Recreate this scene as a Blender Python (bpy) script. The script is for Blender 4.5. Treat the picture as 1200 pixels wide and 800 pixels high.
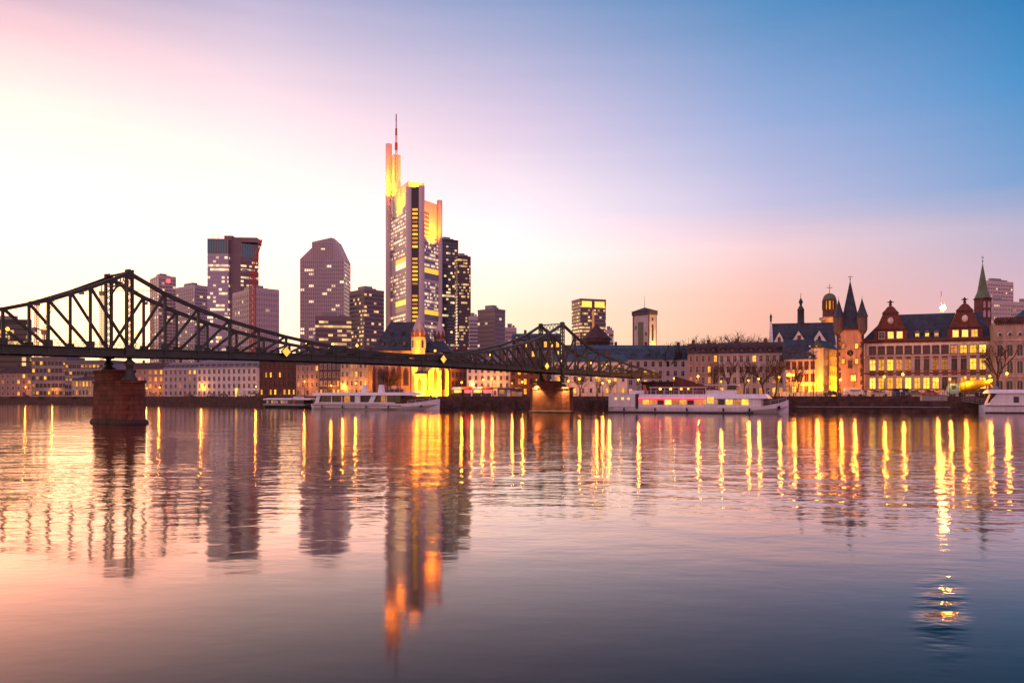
import bpy, bmesh, math, random
from mathutils import Vector, Matrix
R = math.radians
SC = bpy.context.scene
COL = SC.collection
for o in list(bpy.data.objects): bpy.data.objects.remove(o)
# ------------------------------------------------------------------ camera
F, EYE, HOR = 942.0, 3.5, 465.0          # focal length (px of the 1200 px photo), eye height over the water, horizon row
cam = bpy.data.cameras.new('camera'); cam_o = bpy.data.objects.new('camera', cam); COL.objects.link(cam_o)
cam.sensor_width = 36.0; cam.lens = 36.0*F/1200.0; cam.shift_y = (HOR-400.0)/1200.0
cam.clip_start = 0.3; cam.clip_end = 20000
cam_o.location = (0, 0, EYE); cam_o.rotation_euler = (R(90), 0, 0)
SC.camera = cam_o
def gx(px, d): return (px-600.0)/F*d
def gz(py, d): return EYE+(HOR-py)/F*d
# ------------------------------------------------------------------ exposure
vs = SC.view_settings
vs.view_transform = 'Standard'; vs.look = 'None'; vs.exposure = 0.0; vs.gamma = 1.0; vs.use_curve_mapping = False
# ------------------------------------------------------------------ world: dusk sky, bright pink-white where the sun went down, blue away from it
def s2l(c):
    return [((v/255.0)/12.92 if v <= 10.3 else ((v/255.0+0.055)/1.055)**2.4) for v in c]
W = bpy.data.worlds.new('World'); SC.world = W; W.use_nodes = True
nt = W.node_tree; nt.nodes.clear()
def nd(t, **k):
    n = nt.nodes.new(t)
    for a, b in k.items(): setattr(n, a, b)
    return n
def mth(op, a, b=None, c=None):
    n = nd('ShaderNodeMath', operation=op)
    for i, v in enumerate((a, b, c)):
        if v is None: continue
        if isinstance(v, (int, float)): n.inputs[i].default_value = v
        else: nt.links.new(v, n.inputs[i])
    return n.outputs[0]
tc = nd('ShaderNodeTexCoord'); sep = nd('ShaderNodeSeparateXYZ')
nt.links.new(tc.outputs['Generated'], sep.inputs[0])
az = mth('ARCTAN2', sep.outputs[0], sep.outputs[1])
el = mth('ARCSINE', sep.outputs[2])
# thin evening cloud streaks: wobble the elevation used to look up the sky colour
mp = nd('ShaderNodeMapping'); mp.inputs['Scale'].default_value = (2.2, 2.2, 30)
nt.links.new(tc.outputs['Generated'], mp.inputs[0])
nz = nd('ShaderNodeTexNoise'); nz.inputs['Scale'].default_value = 1.6; nz.inputs['Detail'].default_value = 5
nt.links.new(mp.outputs[0], nz.inputs[0])
wob = mth('MULTIPLY', mth('SUBTRACT', nz.outputs[0], 0.5), 0.024)
azn = mth('ADD', mth('MULTIPLY', az, 1/(2*math.pi)), 0.5)
elw = mth('ADD', el, wob)
AZ = [-180, -100, -60, -32.5, -17.7, 0, 17.7, 32.5, 60, 110, 180]
B = (118, 112, 150)
ROWS = [  # elevation, sRGB at each azimuth, with a brightness factor where the sky is brighter than white
 (0,   [(186,132,126),(240,170,130),(255,200,130),('L',2.6,1.5,.62),('L',2.3,1.35,.70),((255,222,170),1.15),(250,180,160),(214,172,180),(180,150,180),(150,125,160),(150,120,140)]),
 (3,   [(186,132,126),(240,175,140),(255,205,140),('L',3.0,1.7,.78),('L',2.5,1.45,.80),((255,224,178),1.2),(252,184,160),(224,180,184),(180,155,190),(165,125,150),(186,132,126)]),
 (6,   [(186,132,126),(238,180,160),(255,215,170),('L',3.5,1.8,.90),('L',2.6,1.45,.88),((255,230,200),1.15),(252,190,172),(222,182,196),(170,155,195),(165,125,150),(186,132,126)]),
 (10,  [(186,132,126),(230,190,180),(255,215,190),('L',3.8,1.65,1.0),('L',2.4,1.3,.98),('L',1.5,1.06,.99),(246,209,215),(190,182,208),(140,150,200),(165,125,150),(186,132,126)]),
 (13,  [(186,132,126),(225,190,185),(250,210,195),('L',2.9,1.4,1.0),('L',1.6,1.1,.97),('L',1.12,.93,.99),(200,194,226),(128,164,211),(115,145,200),(165,125,150),(186,132,126)]),
 (18.5,[(176,124,132),(210,185,190),(240,200,195),('L',1.5,.90,.84),('L',1.12,.84,.88),(228,208,232),(152,174,220),(80,148,205),(85,138,195),(165,125,150),(176,124,132)]),
 (26,  [(176,124,132),(190,175,190),(220,190,205),(140,142,184),(186,178,212),(148,165,207),(74,140,194),(0,112,172),(45,115,175),(165,125,150),(176,124,132)]),
 (50,  [(160,120,140),(170,140,165),(170,145,175),(165,145,180),(145,140,185),(125,128,175),(100,115,165),(80,105,155),(90,105,150),(120,110,145),(160,120,140)]),
]
BACK = 2.2     # the sky behind the camera, unseen in the picture, lights the facades
def lin(c, k=1.0):
    if c[0] == 'L': return list(c[1:])      # given directly as linear light
    if isinstance(c[0], tuple): c, k = c
    return [v*k for v in s2l(c)]
prev = None; prev_e = 0
for e, row in ROWS:
    rp = nd('ShaderNodeValToRGB'); nt.links.new(azn, rp.inputs[0])
    els = rp.color_ramp.elements; rp.color_ramp.interpolation = 'EASE' if False else 'LINEAR'
    while len(els) < len(AZ): els.new(0.5)
    for i, a in enumerate(AZ): els[i].position = (a+180)/360.0 if a < 180 else 1.0
    for i, c in enumerate(row):
        v = lin(c); v = [q*(BACK if abs(AZ[i]) > 95 else 1) for q in v]; els[i].color = (v[0]/5, v[1]/5, v[2]/5, 1)
    if prev is None: prev = rp.outputs[0]
    else:
        mr = nd('ShaderNodeMapRange'); mr.interpolation_type = 'LINEAR'
        nt.links.new(elw, mr.inputs[0]); mr.inputs[1].default_value = R(prev_e); mr.inputs[2].default_value = R(e)
        mx = nd('ShaderNodeMix', data_type='RGBA'); nt.links.new(mr.outputs[0], mx.inputs[0])
        nt.links.new(prev, mx.inputs[6]); nt.links.new(rp.outputs[0], mx.inputs[7]); prev = mx.outputs[2]
    prev_e = e
bg = nd('ShaderNodeBackground'); bg.inputs[1].default_value = 5.0; nt.links.new(prev, bg.inputs[0])
SUN_AZ, SUN_EL = R(-38), R(2.0)
sky = nd('ShaderNodeTexSky'); sky.sky_type = 'NISHITA'; sky.sun_disc = False; sky.sun_elevation = SUN_EL; sky.sun_rotation = SUN_AZ
bg2 = nd('ShaderNodeBackground'); bg2.inputs[1].default_value = 0.006; nt.links.new(sky.outputs[0], bg2.inputs[0])
ad = nd('ShaderNodeAddShader'); nt.links.new(bg.outputs[0], ad.inputs[0]); nt.links.new(bg2.outputs[0], ad.inputs[1])
wo = nd('ShaderNodeOutputWorld'); nt.links.new(ad.outputs[0], wo.inputs[0])
try:
    W.cycles.sampling_method = 'MANUAL'; W.cycles.sample_map_resolution = 512
except Exception: pass
# ------------------------------------------------------------------ sun: just at the horizon, wide and weak
sl = bpy.data.lights.new('sun', 'SUN'); sl.energy = 0.5; sl.angle = R(10); sl.color = (1, .62, .42)
so = bpy.data.objects.new('sun', sl); COL.objects.link(so)
sd = Vector((math.sin(SUN_AZ)*math.cos(SUN_EL), math.cos(SUN_AZ)*math.cos(SUN_EL), math.sin(SUN_EL)))
so.rotation_euler = sd.to_track_quat('Z', 'Y').to_euler(); so.location = (-100, 150, 200)
cy = SC.cycles
cy.use_denoising = True; cy.max_bounces = 6; cy.diffuse_bounces = 2; cy.glossy_bounces = 3; cy.transmission_bounces = 2
cy.sample_clamp_indirect = 60; cy.caustics_reflective = False; cy.caustics_refractive = False
cy.use_light_tree = True
rng = random.Random(7)
# ------------------------------------------------------------------ helpers: mesh builder
class MB:
    def __init__(s): s.v = []; s.f = []; s.uv = {}; s.sm = set()
    def add(s, vs, fs, smooth=False):
        n = len(s.v); s.v += [tuple(v) for v in vs]
        for f in fs:
            if smooth: s.sm.add(len(s.f))
            s.f.append([i+n for i in f])
        return s
    def box(s, x0, x1, y0, y1, z0, z1, M=None):
        vs = [(x, y, z) for z in (z0, z1) for y in (y0, y1) for x in (x0, x1)]
        if M is not None: vs = [M @ Vector(v) for v in vs]
        return s.add(vs, [(0,2,3,1),(4,5,7,6),(0,1,5,4),(2,6,7,3),(0,4,6,2),(1,3,7,5)])
    def bar(s, p, q, w, h=None, up=(0,0,1)):
        p, q = Vector(p), Vector(q); h = h or w; d = (q-p).normalized(); u = Vector(up)
        if abs(d.dot(u)) > .98: u = Vector((1,0,0)) if abs(d.x) < .9 else Vector((0,1,0))
        a = d.cross(u).normalized()*w/2; b = a.cross(d).normalized()*h/2
        vs = [p-a-b, p+a-b, p+a+b, p-a+b, q-a-b, q+a-b, q+a+b, q-a+b]
        return s.add(vs, [(0,3,2,1),(4,5,6,7),(0,1,5,4),(1,2,6,5),(2,3,7,6),(3,0,4,7)])
    def tube(s, p, q, r0, r1=None, n=8, cap=True):
        p, q = Vector(p), Vector(q); r1 = r0 if r1 is None else r1; d = (q-p)
        if d.length < 1e-6: return s
        d.normalize(); u = Vector((0,0,1)) if abs(d.z) < .95 else Vector((1,0,0))
        a = d.cross(u).normalized(); b = d.cross(a)
        vs = []
        for c, r in ((p, r0), (q, r1)):
            for i in range(n):
                t = 2*math.pi*i/n; vs.append(c+(a*math.cos(t)+b*math.sin(t))*r)
        s.add(vs, [(i, i+n, (i+1) % n+n, (i+1) % n) for i in range(n)], n > 5)
        if cap: s.add(vs[:n], [tuple(range(n))]); s.add(vs[n:], [tuple(range(n-1, -1, -1))])
        return s
    def lathe(s, prof, n=12, c=(0,0), ph=0.0, smooth=True, M=None):
        vs = []
        for r, z in prof:
            for i in range(n):
                t = 2*math.pi*i/n+ph; vs.append((c[0]+r*math.cos(t), c[1]+r*math.sin(t), z))
        if M is not None: vs = [M @ Vector(v) for v in vs]
        m = len(prof)
        s.add(vs, [(k*n+i, k*n+(i+1) % n, (k+1)*n+(i+1) % n, (k+1)*n+i) for k in range(m-1) for i in range(n)], smooth)
        s.add(vs[:n], [tuple(range(n-1, -1, -1))]); s.add(vs[-n:], [tuple(range(n))])
        return s
    def prism(s, poly, axis, a0, a1):
        """poly: 2D points; axis 'x' -> points are (y,z); 'y' -> (x,z); 'z' -> (x,y)"""
        def mk(p, a): return (a, p[0], p[1]) if axis == 'x' else ((p[0], a, p[1]) if axis == 'y' else (p[0], p[1], a))
        n = len(poly); vs = [mk(p, a0) for p in poly]+[mk(p, a1) for p in poly]
        return s.add(vs, [tuple(range(n)), tuple(range(2*n-1, n-1, -1))]+[(i, (i+1) % n, (i+1) % n+n, i+n) for i in range(n)])
    def loft(s, rings, close=True, smooth=False):
        n = len(rings[0]); vs = [p for r in rings for p in r]
        k = n if close else n-1
        s.add(vs, [(a*n+i, a*n+(i+1) % n, (a+1)*n+(i+1) % n, (a+1)*n+i) for a in range(len(rings)-1) for i in range(k)], smooth)
        s.add(rings[0], [tuple(range(n-1, -1, -1))]); s.add(rings[-1], [tuple(range(n))])
        return s
    def mesh(s, name, recalc=True):
        me = bpy.data.meshes.new(name); me.from_pydata(s.v, [], s.f)
        if s.uv:
            l = me.uv_layers.new(name='UVMap')
            for p in me.polygons:
                if p.index in s.uv:
                    for li, c in zip(p.loop_indices, s.uv[p.index]): l.data[li].uv = c
        if s.sm: me.polygons.foreach_set('use_smooth', [i in s.sm for i in range(len(s.f))])
        if recalc:
            bm = bmesh.new(); bm.from_mesh(me); bmesh.ops.recalc_face_normals(bm, faces=bm.faces); bm.to_mesh(me); bm.free()
        me.update(); return me
    def build(s, name, m, parent=None, loc=None, rz=None, recalc=True):
        me = s.mesh(name, recalc); me.materials.append(m); return link(name, me, parent, loc, rz)
def link(name, me, parent=None, loc=None, rz=None):
    o = bpy.data.objects.new(name, me); COL.objects.link(o)
    if parent is not None: o.parent = parent
    if loc is not None: o.location = loc
    if rz is not None: o.rotation_euler = (0, 0, rz)
    return o
def tag(o, label, cat, group=None, kind=None):
    if label: o['label'] = label
    if cat: o['category'] = cat
    if group: o['group'] = group
    if kind: o['kind'] = kind
    return o
def thing(name, label, cat, loc=(0,0,0), rz=0.0, group=None):
    o = bpy.data.objects.new(name, None); COL.objects.link(o); o.empty_display_size = .5
    o.location = loc; o.rotation_euler = (0, 0, rz)
    return tag(o, label, cat, group)
def struct(o): o['kind'] = 'structure'; return o
def dup(root, loc=None, rz=None, label=None, parent=None):
    c = root.copy(); COL.objects.link(c)
    if parent is not None: c.parent = parent
    if loc is not None: c.location = loc
    if rz is not None: c.rotation_euler = (0, 0, rz)
    if label: c['label'] = label
    for ch in list(root.children): dup(ch, parent=c)
    return c
# ------------------------------------------------------------------ helpers: materials
def nodes_of(name):
    m = bpy.data.materials.new(name); m.use_nodes = True
    return m, m.node_tree, m.node_tree.nodes['Principled BSDF']
def mat(name, col, rough=.8, var=.22, scale=.6, metal=0.0, bump=0.0, spec=.3, stain=0.0):
    m, t, b = nodes_of(name)
    b.inputs['Roughness'].default_value = rough; b.inputs['Metallic'].default_value = metal
    b.inputs['Specular IOR Level'].default_value = spec
    tcn = t.nodes.new('ShaderNodeTexCoord')
    n1 = t.nodes.new('ShaderNodeTexNoise'); n1.inputs['Scale'].default_value = scale; n1.inputs['Detail'].default_value = 8; n1.inputs['Roughness'].default_value = .65
    t.links.new(tcn.outputs['Object'], n1.inputs['Vector'])
    mr = t.nodes.new('ShaderNodeMapRange'); mr.inputs[1].default_value = .3; mr.inputs[2].default_value = .7
    mr.inputs[3].default_value = 1-var; mr.inputs[4].default_value = 1+var
    t.links.new(n1.outputs[0], mr.inputs[0])
    last = mr.outputs[0]
    if stain:      # vertical weather streaks
        mp = t.nodes.new('ShaderNodeMapping'); mp.inputs['Scale'].default_value = (1.3, 1.3, .09)
        t.links.new(tcn.outputs['Object'], mp.inputs[0])
        n2 = t.nodes.new('ShaderNodeTexNoise'); n2.inputs['Scale'].default_value = 1.2; n2.inputs['Detail'].default_value = 4
        t.links.new(mp.outputs[0], n2.inputs['Vector'])
        m2 = t.nodes.new('ShaderNodeMapRange'); m2.inputs[1].default_value = .35; m2.inputs[2].default_value = .65
        m2.inputs[3].default_value = 1-stain; m2.inputs[4].default_value = 1.08
        t.links.new(n2.outputs[0], m2.inputs[0])
        mm = t.nodes.new('ShaderNodeMath'); mm.operation = 'MULTIPLY'
        t.links.new(last, mm.inputs[0]); t.links.new(m2.outputs[0], mm.inputs[1]); last = mm.outputs[0]
    vm = t.nodes.new('ShaderNodeVectorMath'); vm.operation = 'SCALE'; vm.inputs[0].default_value = col
    t.links.new(last, vm.inputs['Scale']); t.links.new(vm.outputs[0], b.inputs['Base Color'])
    if bump:
        bp = t.nodes.new('ShaderNodeBump'); bp.inputs['Distance'].default_value = bump
        n3 = t.nodes.new('ShaderNodeTexNoise'); n3.inputs['Scale'].default_value = scale*6; n3.inputs['Detail'].default_value = 4
        t.links.new(tcn.outputs['Object'], n3.inputs['Vector'])
        t.links.new(n3.outputs[0], bp.inputs['Height']); t.links.new(bp.outputs[0], b.inputs['Normal'])
    return m
def masonry(name, c1, c2, mortar, bw=.9, bh=.4, rough=.85, bump=.03, rot=0.0, dirt=.35):
    m, t, b = nodes_of(name); b.inputs['Roughness'].default_value = rough; b.inputs['Specular IOR Level'].default_value = .2
    tcn = t.nodes.new('ShaderNodeTexCoord'); sp = t.nodes.new('ShaderNodeSeparateXYZ'); t.links.new(tcn.outputs['Object'], sp.inputs[0])
    sm = t.nodes.new('ShaderNodeMath'); sm.operation = 'ADD'; t.links.new(sp.outputs[0], sm.inputs[0]); t.links.new(sp.outputs[1], sm.inputs[1])
    cb = t.nodes.new('ShaderNodeCombineXYZ'); t.links.new(sm.outputs[0], cb.inputs[0]); t.links.new(sp.outputs[2], cb.inputs[1])
    br = t.nodes.new('ShaderNodeTexBrick'); br.inputs['Scale'].default_value = 1.0
    br.inputs['Brick Width'].default_value = bw; br.inputs['Row Height'].default_value = bh; br.inputs['Mortar Size'].default_value = .025
    br.inputs['Color1'].default_value = (*c1, 1); br.inputs['Color2'].default_value = (*c2, 1); br.inputs['Mortar'].default_value = (*mortar, 1)
    t.links.new(cb.outputs[0], br.inputs['Vector'])
    n1 = t.nodes.new('ShaderNodeTexNoise'); n1.inputs['Scale'].default_value = .7; n1.inputs['Detail'].default_value = 8
    t.links.new(tcn.outputs['Object'], n1.inputs['Vector'])
    mr = t.nodes.new('ShaderNodeMapRange'); mr.inputs[1].default_value = .3; mr.inputs[2].default_value = .7; mr.inputs[3].default_value = 1-dirt; mr.inputs[4].default_value = 1.15
    t.links.new(n1.outputs[0], mr.inputs[0])
    vm = t.nodes.new('ShaderNodeVectorMath'); vm.operation = 'SCALE'; t.links.new(br.outputs['Color'], vm.inputs[0]); t.links.new(mr.outputs[0], vm.inputs['Scale'])
    t.links.new(vm.outputs[0], b.inputs['Base Color'])
    bp = t.nodes.new('ShaderNodeBump'); bp.inputs['Distance'].default_value = bump; bp.invert = True
    t.links.new(br.outputs['Fac'], bp.inputs['Height']); t.links.new(bp.outputs[0], b.inputs['Normal'])
    return m
def glow(name, col, strength, sample=True, var=.5, base=(.05,.04,.03)):
    """something that gives off light; brightness differs a little from one object to the next and across the pane"""
    m, t, b = nodes_of(name); b.inputs['Base Color'].default_value = (*base, 1); b.inputs['Roughness'].default_value = .25
    b.inputs['Emission Color'].default_value = (*col, 1)
    oi = t.nodes.new('ShaderNodeObjectInfo'); tcn = t.nodes.new('ShaderNodeTexCoord')
    n1 = t.nodes.new('ShaderNodeTexNoise'); n1.inputs['Scale'].default_value = 1.7; n1.inputs['Detail'].default_value = 3
    ad = t.nodes.new('ShaderNodeVectorMath'); ad.operation = 'ADD'
    cb = t.nodes.new('ShaderNodeCombineXYZ'); ml = t.nodes.new('ShaderNodeMath'); ml.operation = 'MULTIPLY'; ml.inputs[1].default_value = 71
    t.links.new(oi.outputs['Random'], ml.inputs[0])
    for i in range(3): t.links.new(ml.outputs[0], cb.inputs[i])
    t.links.new(tcn.outputs['Object'], ad.inputs[0]); t.links.new(cb.outputs[0], ad.inputs[1]); t.links.new(ad.outputs[0], n1.inputs['Vector'])
    m1 = t.nodes.new('ShaderNodeMapRange'); m1.inputs[1].default_value = .3; m1.inputs[2].default_value = .7
    m1.inputs[3].default_value = strength*(1-var); m1.inputs[4].default_value = strength*(1+var*.6)
    t.links.new(n1.outputs[0], m1.inputs[0])
    m2 = t.nodes.new('ShaderNodeMapRange'); m2.inputs[3].default_value = 1-var*1.1; m2.inputs[4].default_value = 1+var*.6; t.links.new(oi.outputs['Random'], m2.inputs[0])
    m3 = t.nodes.new('ShaderNodeMath'); m3.operation = 'MULTIPLY'; t.links.new(m1.outputs[0], m3.inputs[0]); t.links.new(m2.outputs[0], m3.inputs[1])
    t.links.new(m3.outputs[0], b.inputs['Emission Strength'])
    m.cycles.emission_sampling = 'FRONT' if sample else 'NONE'
    return m
def tower_glass(name, glass, lit, p, cell=2.6, col=(1,.62,.25), strength=1.6, rowp=.12):
    """ribbon-window glass: cells along the ribbon are lit rooms with chance p, some storeys (rowp) mostly lit"""
    m, t, b = nodes_of(name); b.inputs['Base Color'].default_value = (*glass, 1); b.inputs['Roughness'].default_value = .12
    b.inputs['Specular IOR Level'].default_value = .6
    uv = t.nodes.new('ShaderNodeUVMap'); sp = t.nodes.new('ShaderNodeSeparateXYZ'); t.links.new(uv.outputs[0], sp.inputs[0])
    dv = t.nodes.new('ShaderNodeMath'); dv.operation = 'DIVIDE'; dv.inputs[1].default_value = cell; t.links.new(sp.outputs[0], dv.inputs[0])
    fl = t.nodes.new('ShaderNodeMath'); fl.operation = 'FLOOR'; t.links.new(dv.outputs[0], fl.inputs[0])
    oi = t.nodes.new('ShaderNodeObjectInfo'); ml = t.nodes.new('ShaderNodeMath'); ml.operation = 'MULTIPLY'; ml.inputs[1].default_value = 997.0
    t.links.new(oi.outputs['Random'], ml.inputs[0])
    cb = t.nodes.new('ShaderNodeCombineXYZ'); t.links.new(fl.outputs[0], cb.inputs[0]); t.links.new(ml.outputs[0], cb.inputs[1])
    wn = t.nodes.new('ShaderNodeTexWhiteNoise'); wn.noise_dimensions = '2D'; t.links.new(cb.outputs[0], wn.inputs['Vector'])
    # clusters of neighbouring lit rooms
    nz = t.nodes.new('ShaderNodeTexNoise'); nz.noise_dimensions = '2D'; nz.inputs['Scale'].default_value = .23; t.links.new(cb.outputs[0], nz.inputs['Vector'])
    rw = t.nodes.new('ShaderNodeMath'); rw.operation = 'LESS_THAN'; rw.inputs[1].default_value = rowp
    fr = t.nodes.new('ShaderNodeMath'); fr.operation = 'FRACT'; m3 = t.nodes.new('ShaderNodeMath'); m3.operation = 'MULTIPLY'; m3.inputs[1].default_value = 37.7
    t.links.new(oi.outputs['Random'], m3.inputs[0]); t.links.new(m3.outputs[0], fr.inputs[0]); t.links.new(fr.outputs[0], rw.inputs[0])
    ma = t.nodes.new('ShaderNodeMath'); ma.operation = 'MULTIPLY_ADD'; ma.inputs[1].default_value = .55; t.links.new(rw.outputs[0], ma.inputs[0])
    mr = t.nodes.new('ShaderNodeMapRange'); mr.inputs[1].default_value = .35; mr.inputs[2].default_value = .65; mr.inputs[3].default_value = 0; mr.inputs[4].default_value = 2*p
    t.links.new(nz.outputs[0], mr.inputs[0]); t.links.new(mr.outputs[0], ma.inputs[2])
    lt = t.nodes.new('ShaderNodeMath'); lt.operation = 'LESS_THAN'; t.links.new(wn.outputs['Value'], lt.inputs[0]); t.links.new(ma.outputs[0], lt.inputs[1])
    sp2 = t.nodes.new('ShaderNodeSeparateColor'); t.links.new(wn.outputs['Color'], sp2.inputs[0])
    st = t.nodes.new('ShaderNodeMapRange'); st.inputs[3].default_value = strength*.35; st.inputs[4].default_value = strength*1.3; t.links.new(sp2.outputs[1], st.inputs[0])
    m4 = t.nodes.new('ShaderNodeMath'); m4.operation = 'MULTIPLY'; t.links.new(lt.outputs[0], m4.inputs[0]); t.links.new(st.outputs[0], m4.inputs[1])
    b.inputs['Emission Color'].default_value = (*col, 1); t.links.new(m4.outputs[0], b.inputs['Emission Strength'])
    m.cycles.emission_sampling = 'NONE'
    return m
M = {}
M['stone_pale'] = mat('pale_plaster', (.52,.40,.40), .85, .14, .5, stain=.18)
M['stone_white'] = mat('white_plaster', (.72,.64,.64), .85, .12, .5, stain=.2)
M['plaster_grey'] = mat('grey_plaster', (.34,.28,.30), .85, .18, .5, stain=.22)
M['plaster_dark'] = mat('dark_render', (.12,.075,.08), .85, .25, .5, stain=.25)
M['plaster_rose'] = mat('rose_plaster', (.42,.25,.22), .85, .2, .5, stain=.25)
M['plaster_cream'] = mat('cream_plaster', (.56,.42,.28), .85, .15, .5, stain=.2)
M['brick_red'] = masonry('red_brick', (.22,.07,.055), (.17,.055,.045), (.12,.07,.06), .5, .16, bump=.01)
M['sand_red'] = mat('red_sandstone', (.16,.055,.046), .85, .22, .8, stain=.2)
M['pier_stone'] = masonry('pier_sandstone', (.25,.085,.052), (.19,.062,.04), (.12,.045,.032), 1.5, .62, bump=.05, dirt=.5)
M['quay_stone'] = masonry('quay_sandstone', (.12,.062,.055), (.09,.048,.045), (.045,.03,.028), 1.6, .5, bump=.04, dirt=.5)
M['slate'] = masonry('slate_shingles', (.050,.056,.080), (.068,.076,.105), (.03,.033,.045), .55, .32, .55, .02, dirt=.4)
M['slate_blue'] = masonry('blue_slate_shingles', (.05,.08,.115), (.07,.105,.14), (.03,.045,.06), .6, .35, .5, .02, dirt=.4)
M['roof_brown'] = masonry('brown_roof_tiles', (.10,.055,.055), (.075,.042,.045), (.04,.025,.03), .5, .35, .7, .02, dirt=.4)
M['roof_grey'] = mat('grey_roofing', (.20,.17,.19), .8, .2, .5)
M['copper'] = mat('green_copper', (.13,.17,.10), .6, .25, .8, stain=.25)
M['iron'] = mat('painted_bridge_iron', (.055,.055,.042), .5, .35, .9, .15, spec=.4)
M['iron_black'] = mat('black_iron', (.015,.015,.016), .55, .3, 2)
M['deck'] = mat('bridge_planks', (.07,.055,.045), .8, .3, 1)
M['asphalt'] = mat('asphalt', (.05,.045,.048), .85, .25, .3, bump=.02)
M['paving'] = mat('quay_paving', (.16,.12,.11), .8, .25, .3, bump=.02)
M['city'] = mat('city_ground', (.09,.075,.075), .9, .25, .05)
M['bank'] = mat('bank_ground', (.10,.09,.07), .9, .3, .2)
M['bark'] = mat('bark', (.055,.032,.026), .9, .3, 3)
M['leaf'] = mat('shrub_leaves', (.05,.05,.028), .8, .35, 1.2)
M['white_paint'] = mat('white_boat_paint', (.72,.66,.72), .35, .08, .7, spec=.5, stain=.10)
M['dark_hull'] = mat('dark_hull_paint', (.03,.025,.03), .4, .25, 1)
M['grey_metal'] = mat('grey_metal', (.25,.24,.25), .5, .2, 1, .3)
M['white_cloth'] = mat('white_awning', (.62,.55,.55), .9, .12, 1)
M['red_cloth'] = mat('red_awning', (.45,.05,.04), .9, .15, 1)
M['concrete'] = mat('concrete', (.30,.27,.28), .85, .2, .6, bump=.01, stain=.2)
M['tyre'] = mat('tyre_rubber', (.02,.02,.02), .9, .2, 4)
M['glass'] = mat('dark_window_glass', (.030,.026,.032), .12, .3, .8, spec=.6)
M['frame_white'] = mat('white_window_frame', (.55,.48,.46), .6, .1, 2)
M['frame_red'] = mat('sandstone_window_frame', (.22,.065,.055), .8, .15, 2)
M['frame_dark'] = mat('dark_window_frame', (.07,.05,.05), .6, .15, 2)
M['gold'] = mat('gilded_metal', (.55,.33,.10), .35, .15, 3, .8)
WARM = (1,.50,.10)
M['lit'] = glow('lit_window', (1,.43,.032), 1.9, False)
M['lit2'] = glow('dim_lit_window', (1,.33,.06), .75, False)
M['lit3'] = glow('bright_lit_window', (1,.52,.07), 2.5, False)
M['lamp'] = glow('lamp_globe', (1,.30,.018), 17, True, .8)
M['lamp_white'] = glow('white_lamp_globe', (1,.70,.30), 22, True, .2)
M['star'] = glow('floodlight_lens', (1,.42,.06), 190, True, .05)
M['green_light'] = glow('green_signal_lens', (.05,1,.35), 26, True, .1)
M['red_light'] = glow('red_sign_light', (1,.05,.06), 5, True, .1)
M['sign_lit'] = glow('lit_navigation_sign', (1,.50,.06), 1.7, True, .25)
M['yellow_glass'] = glow('lit_yellow_glass', (1,.46,.03), 1.5, True, .4)
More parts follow.
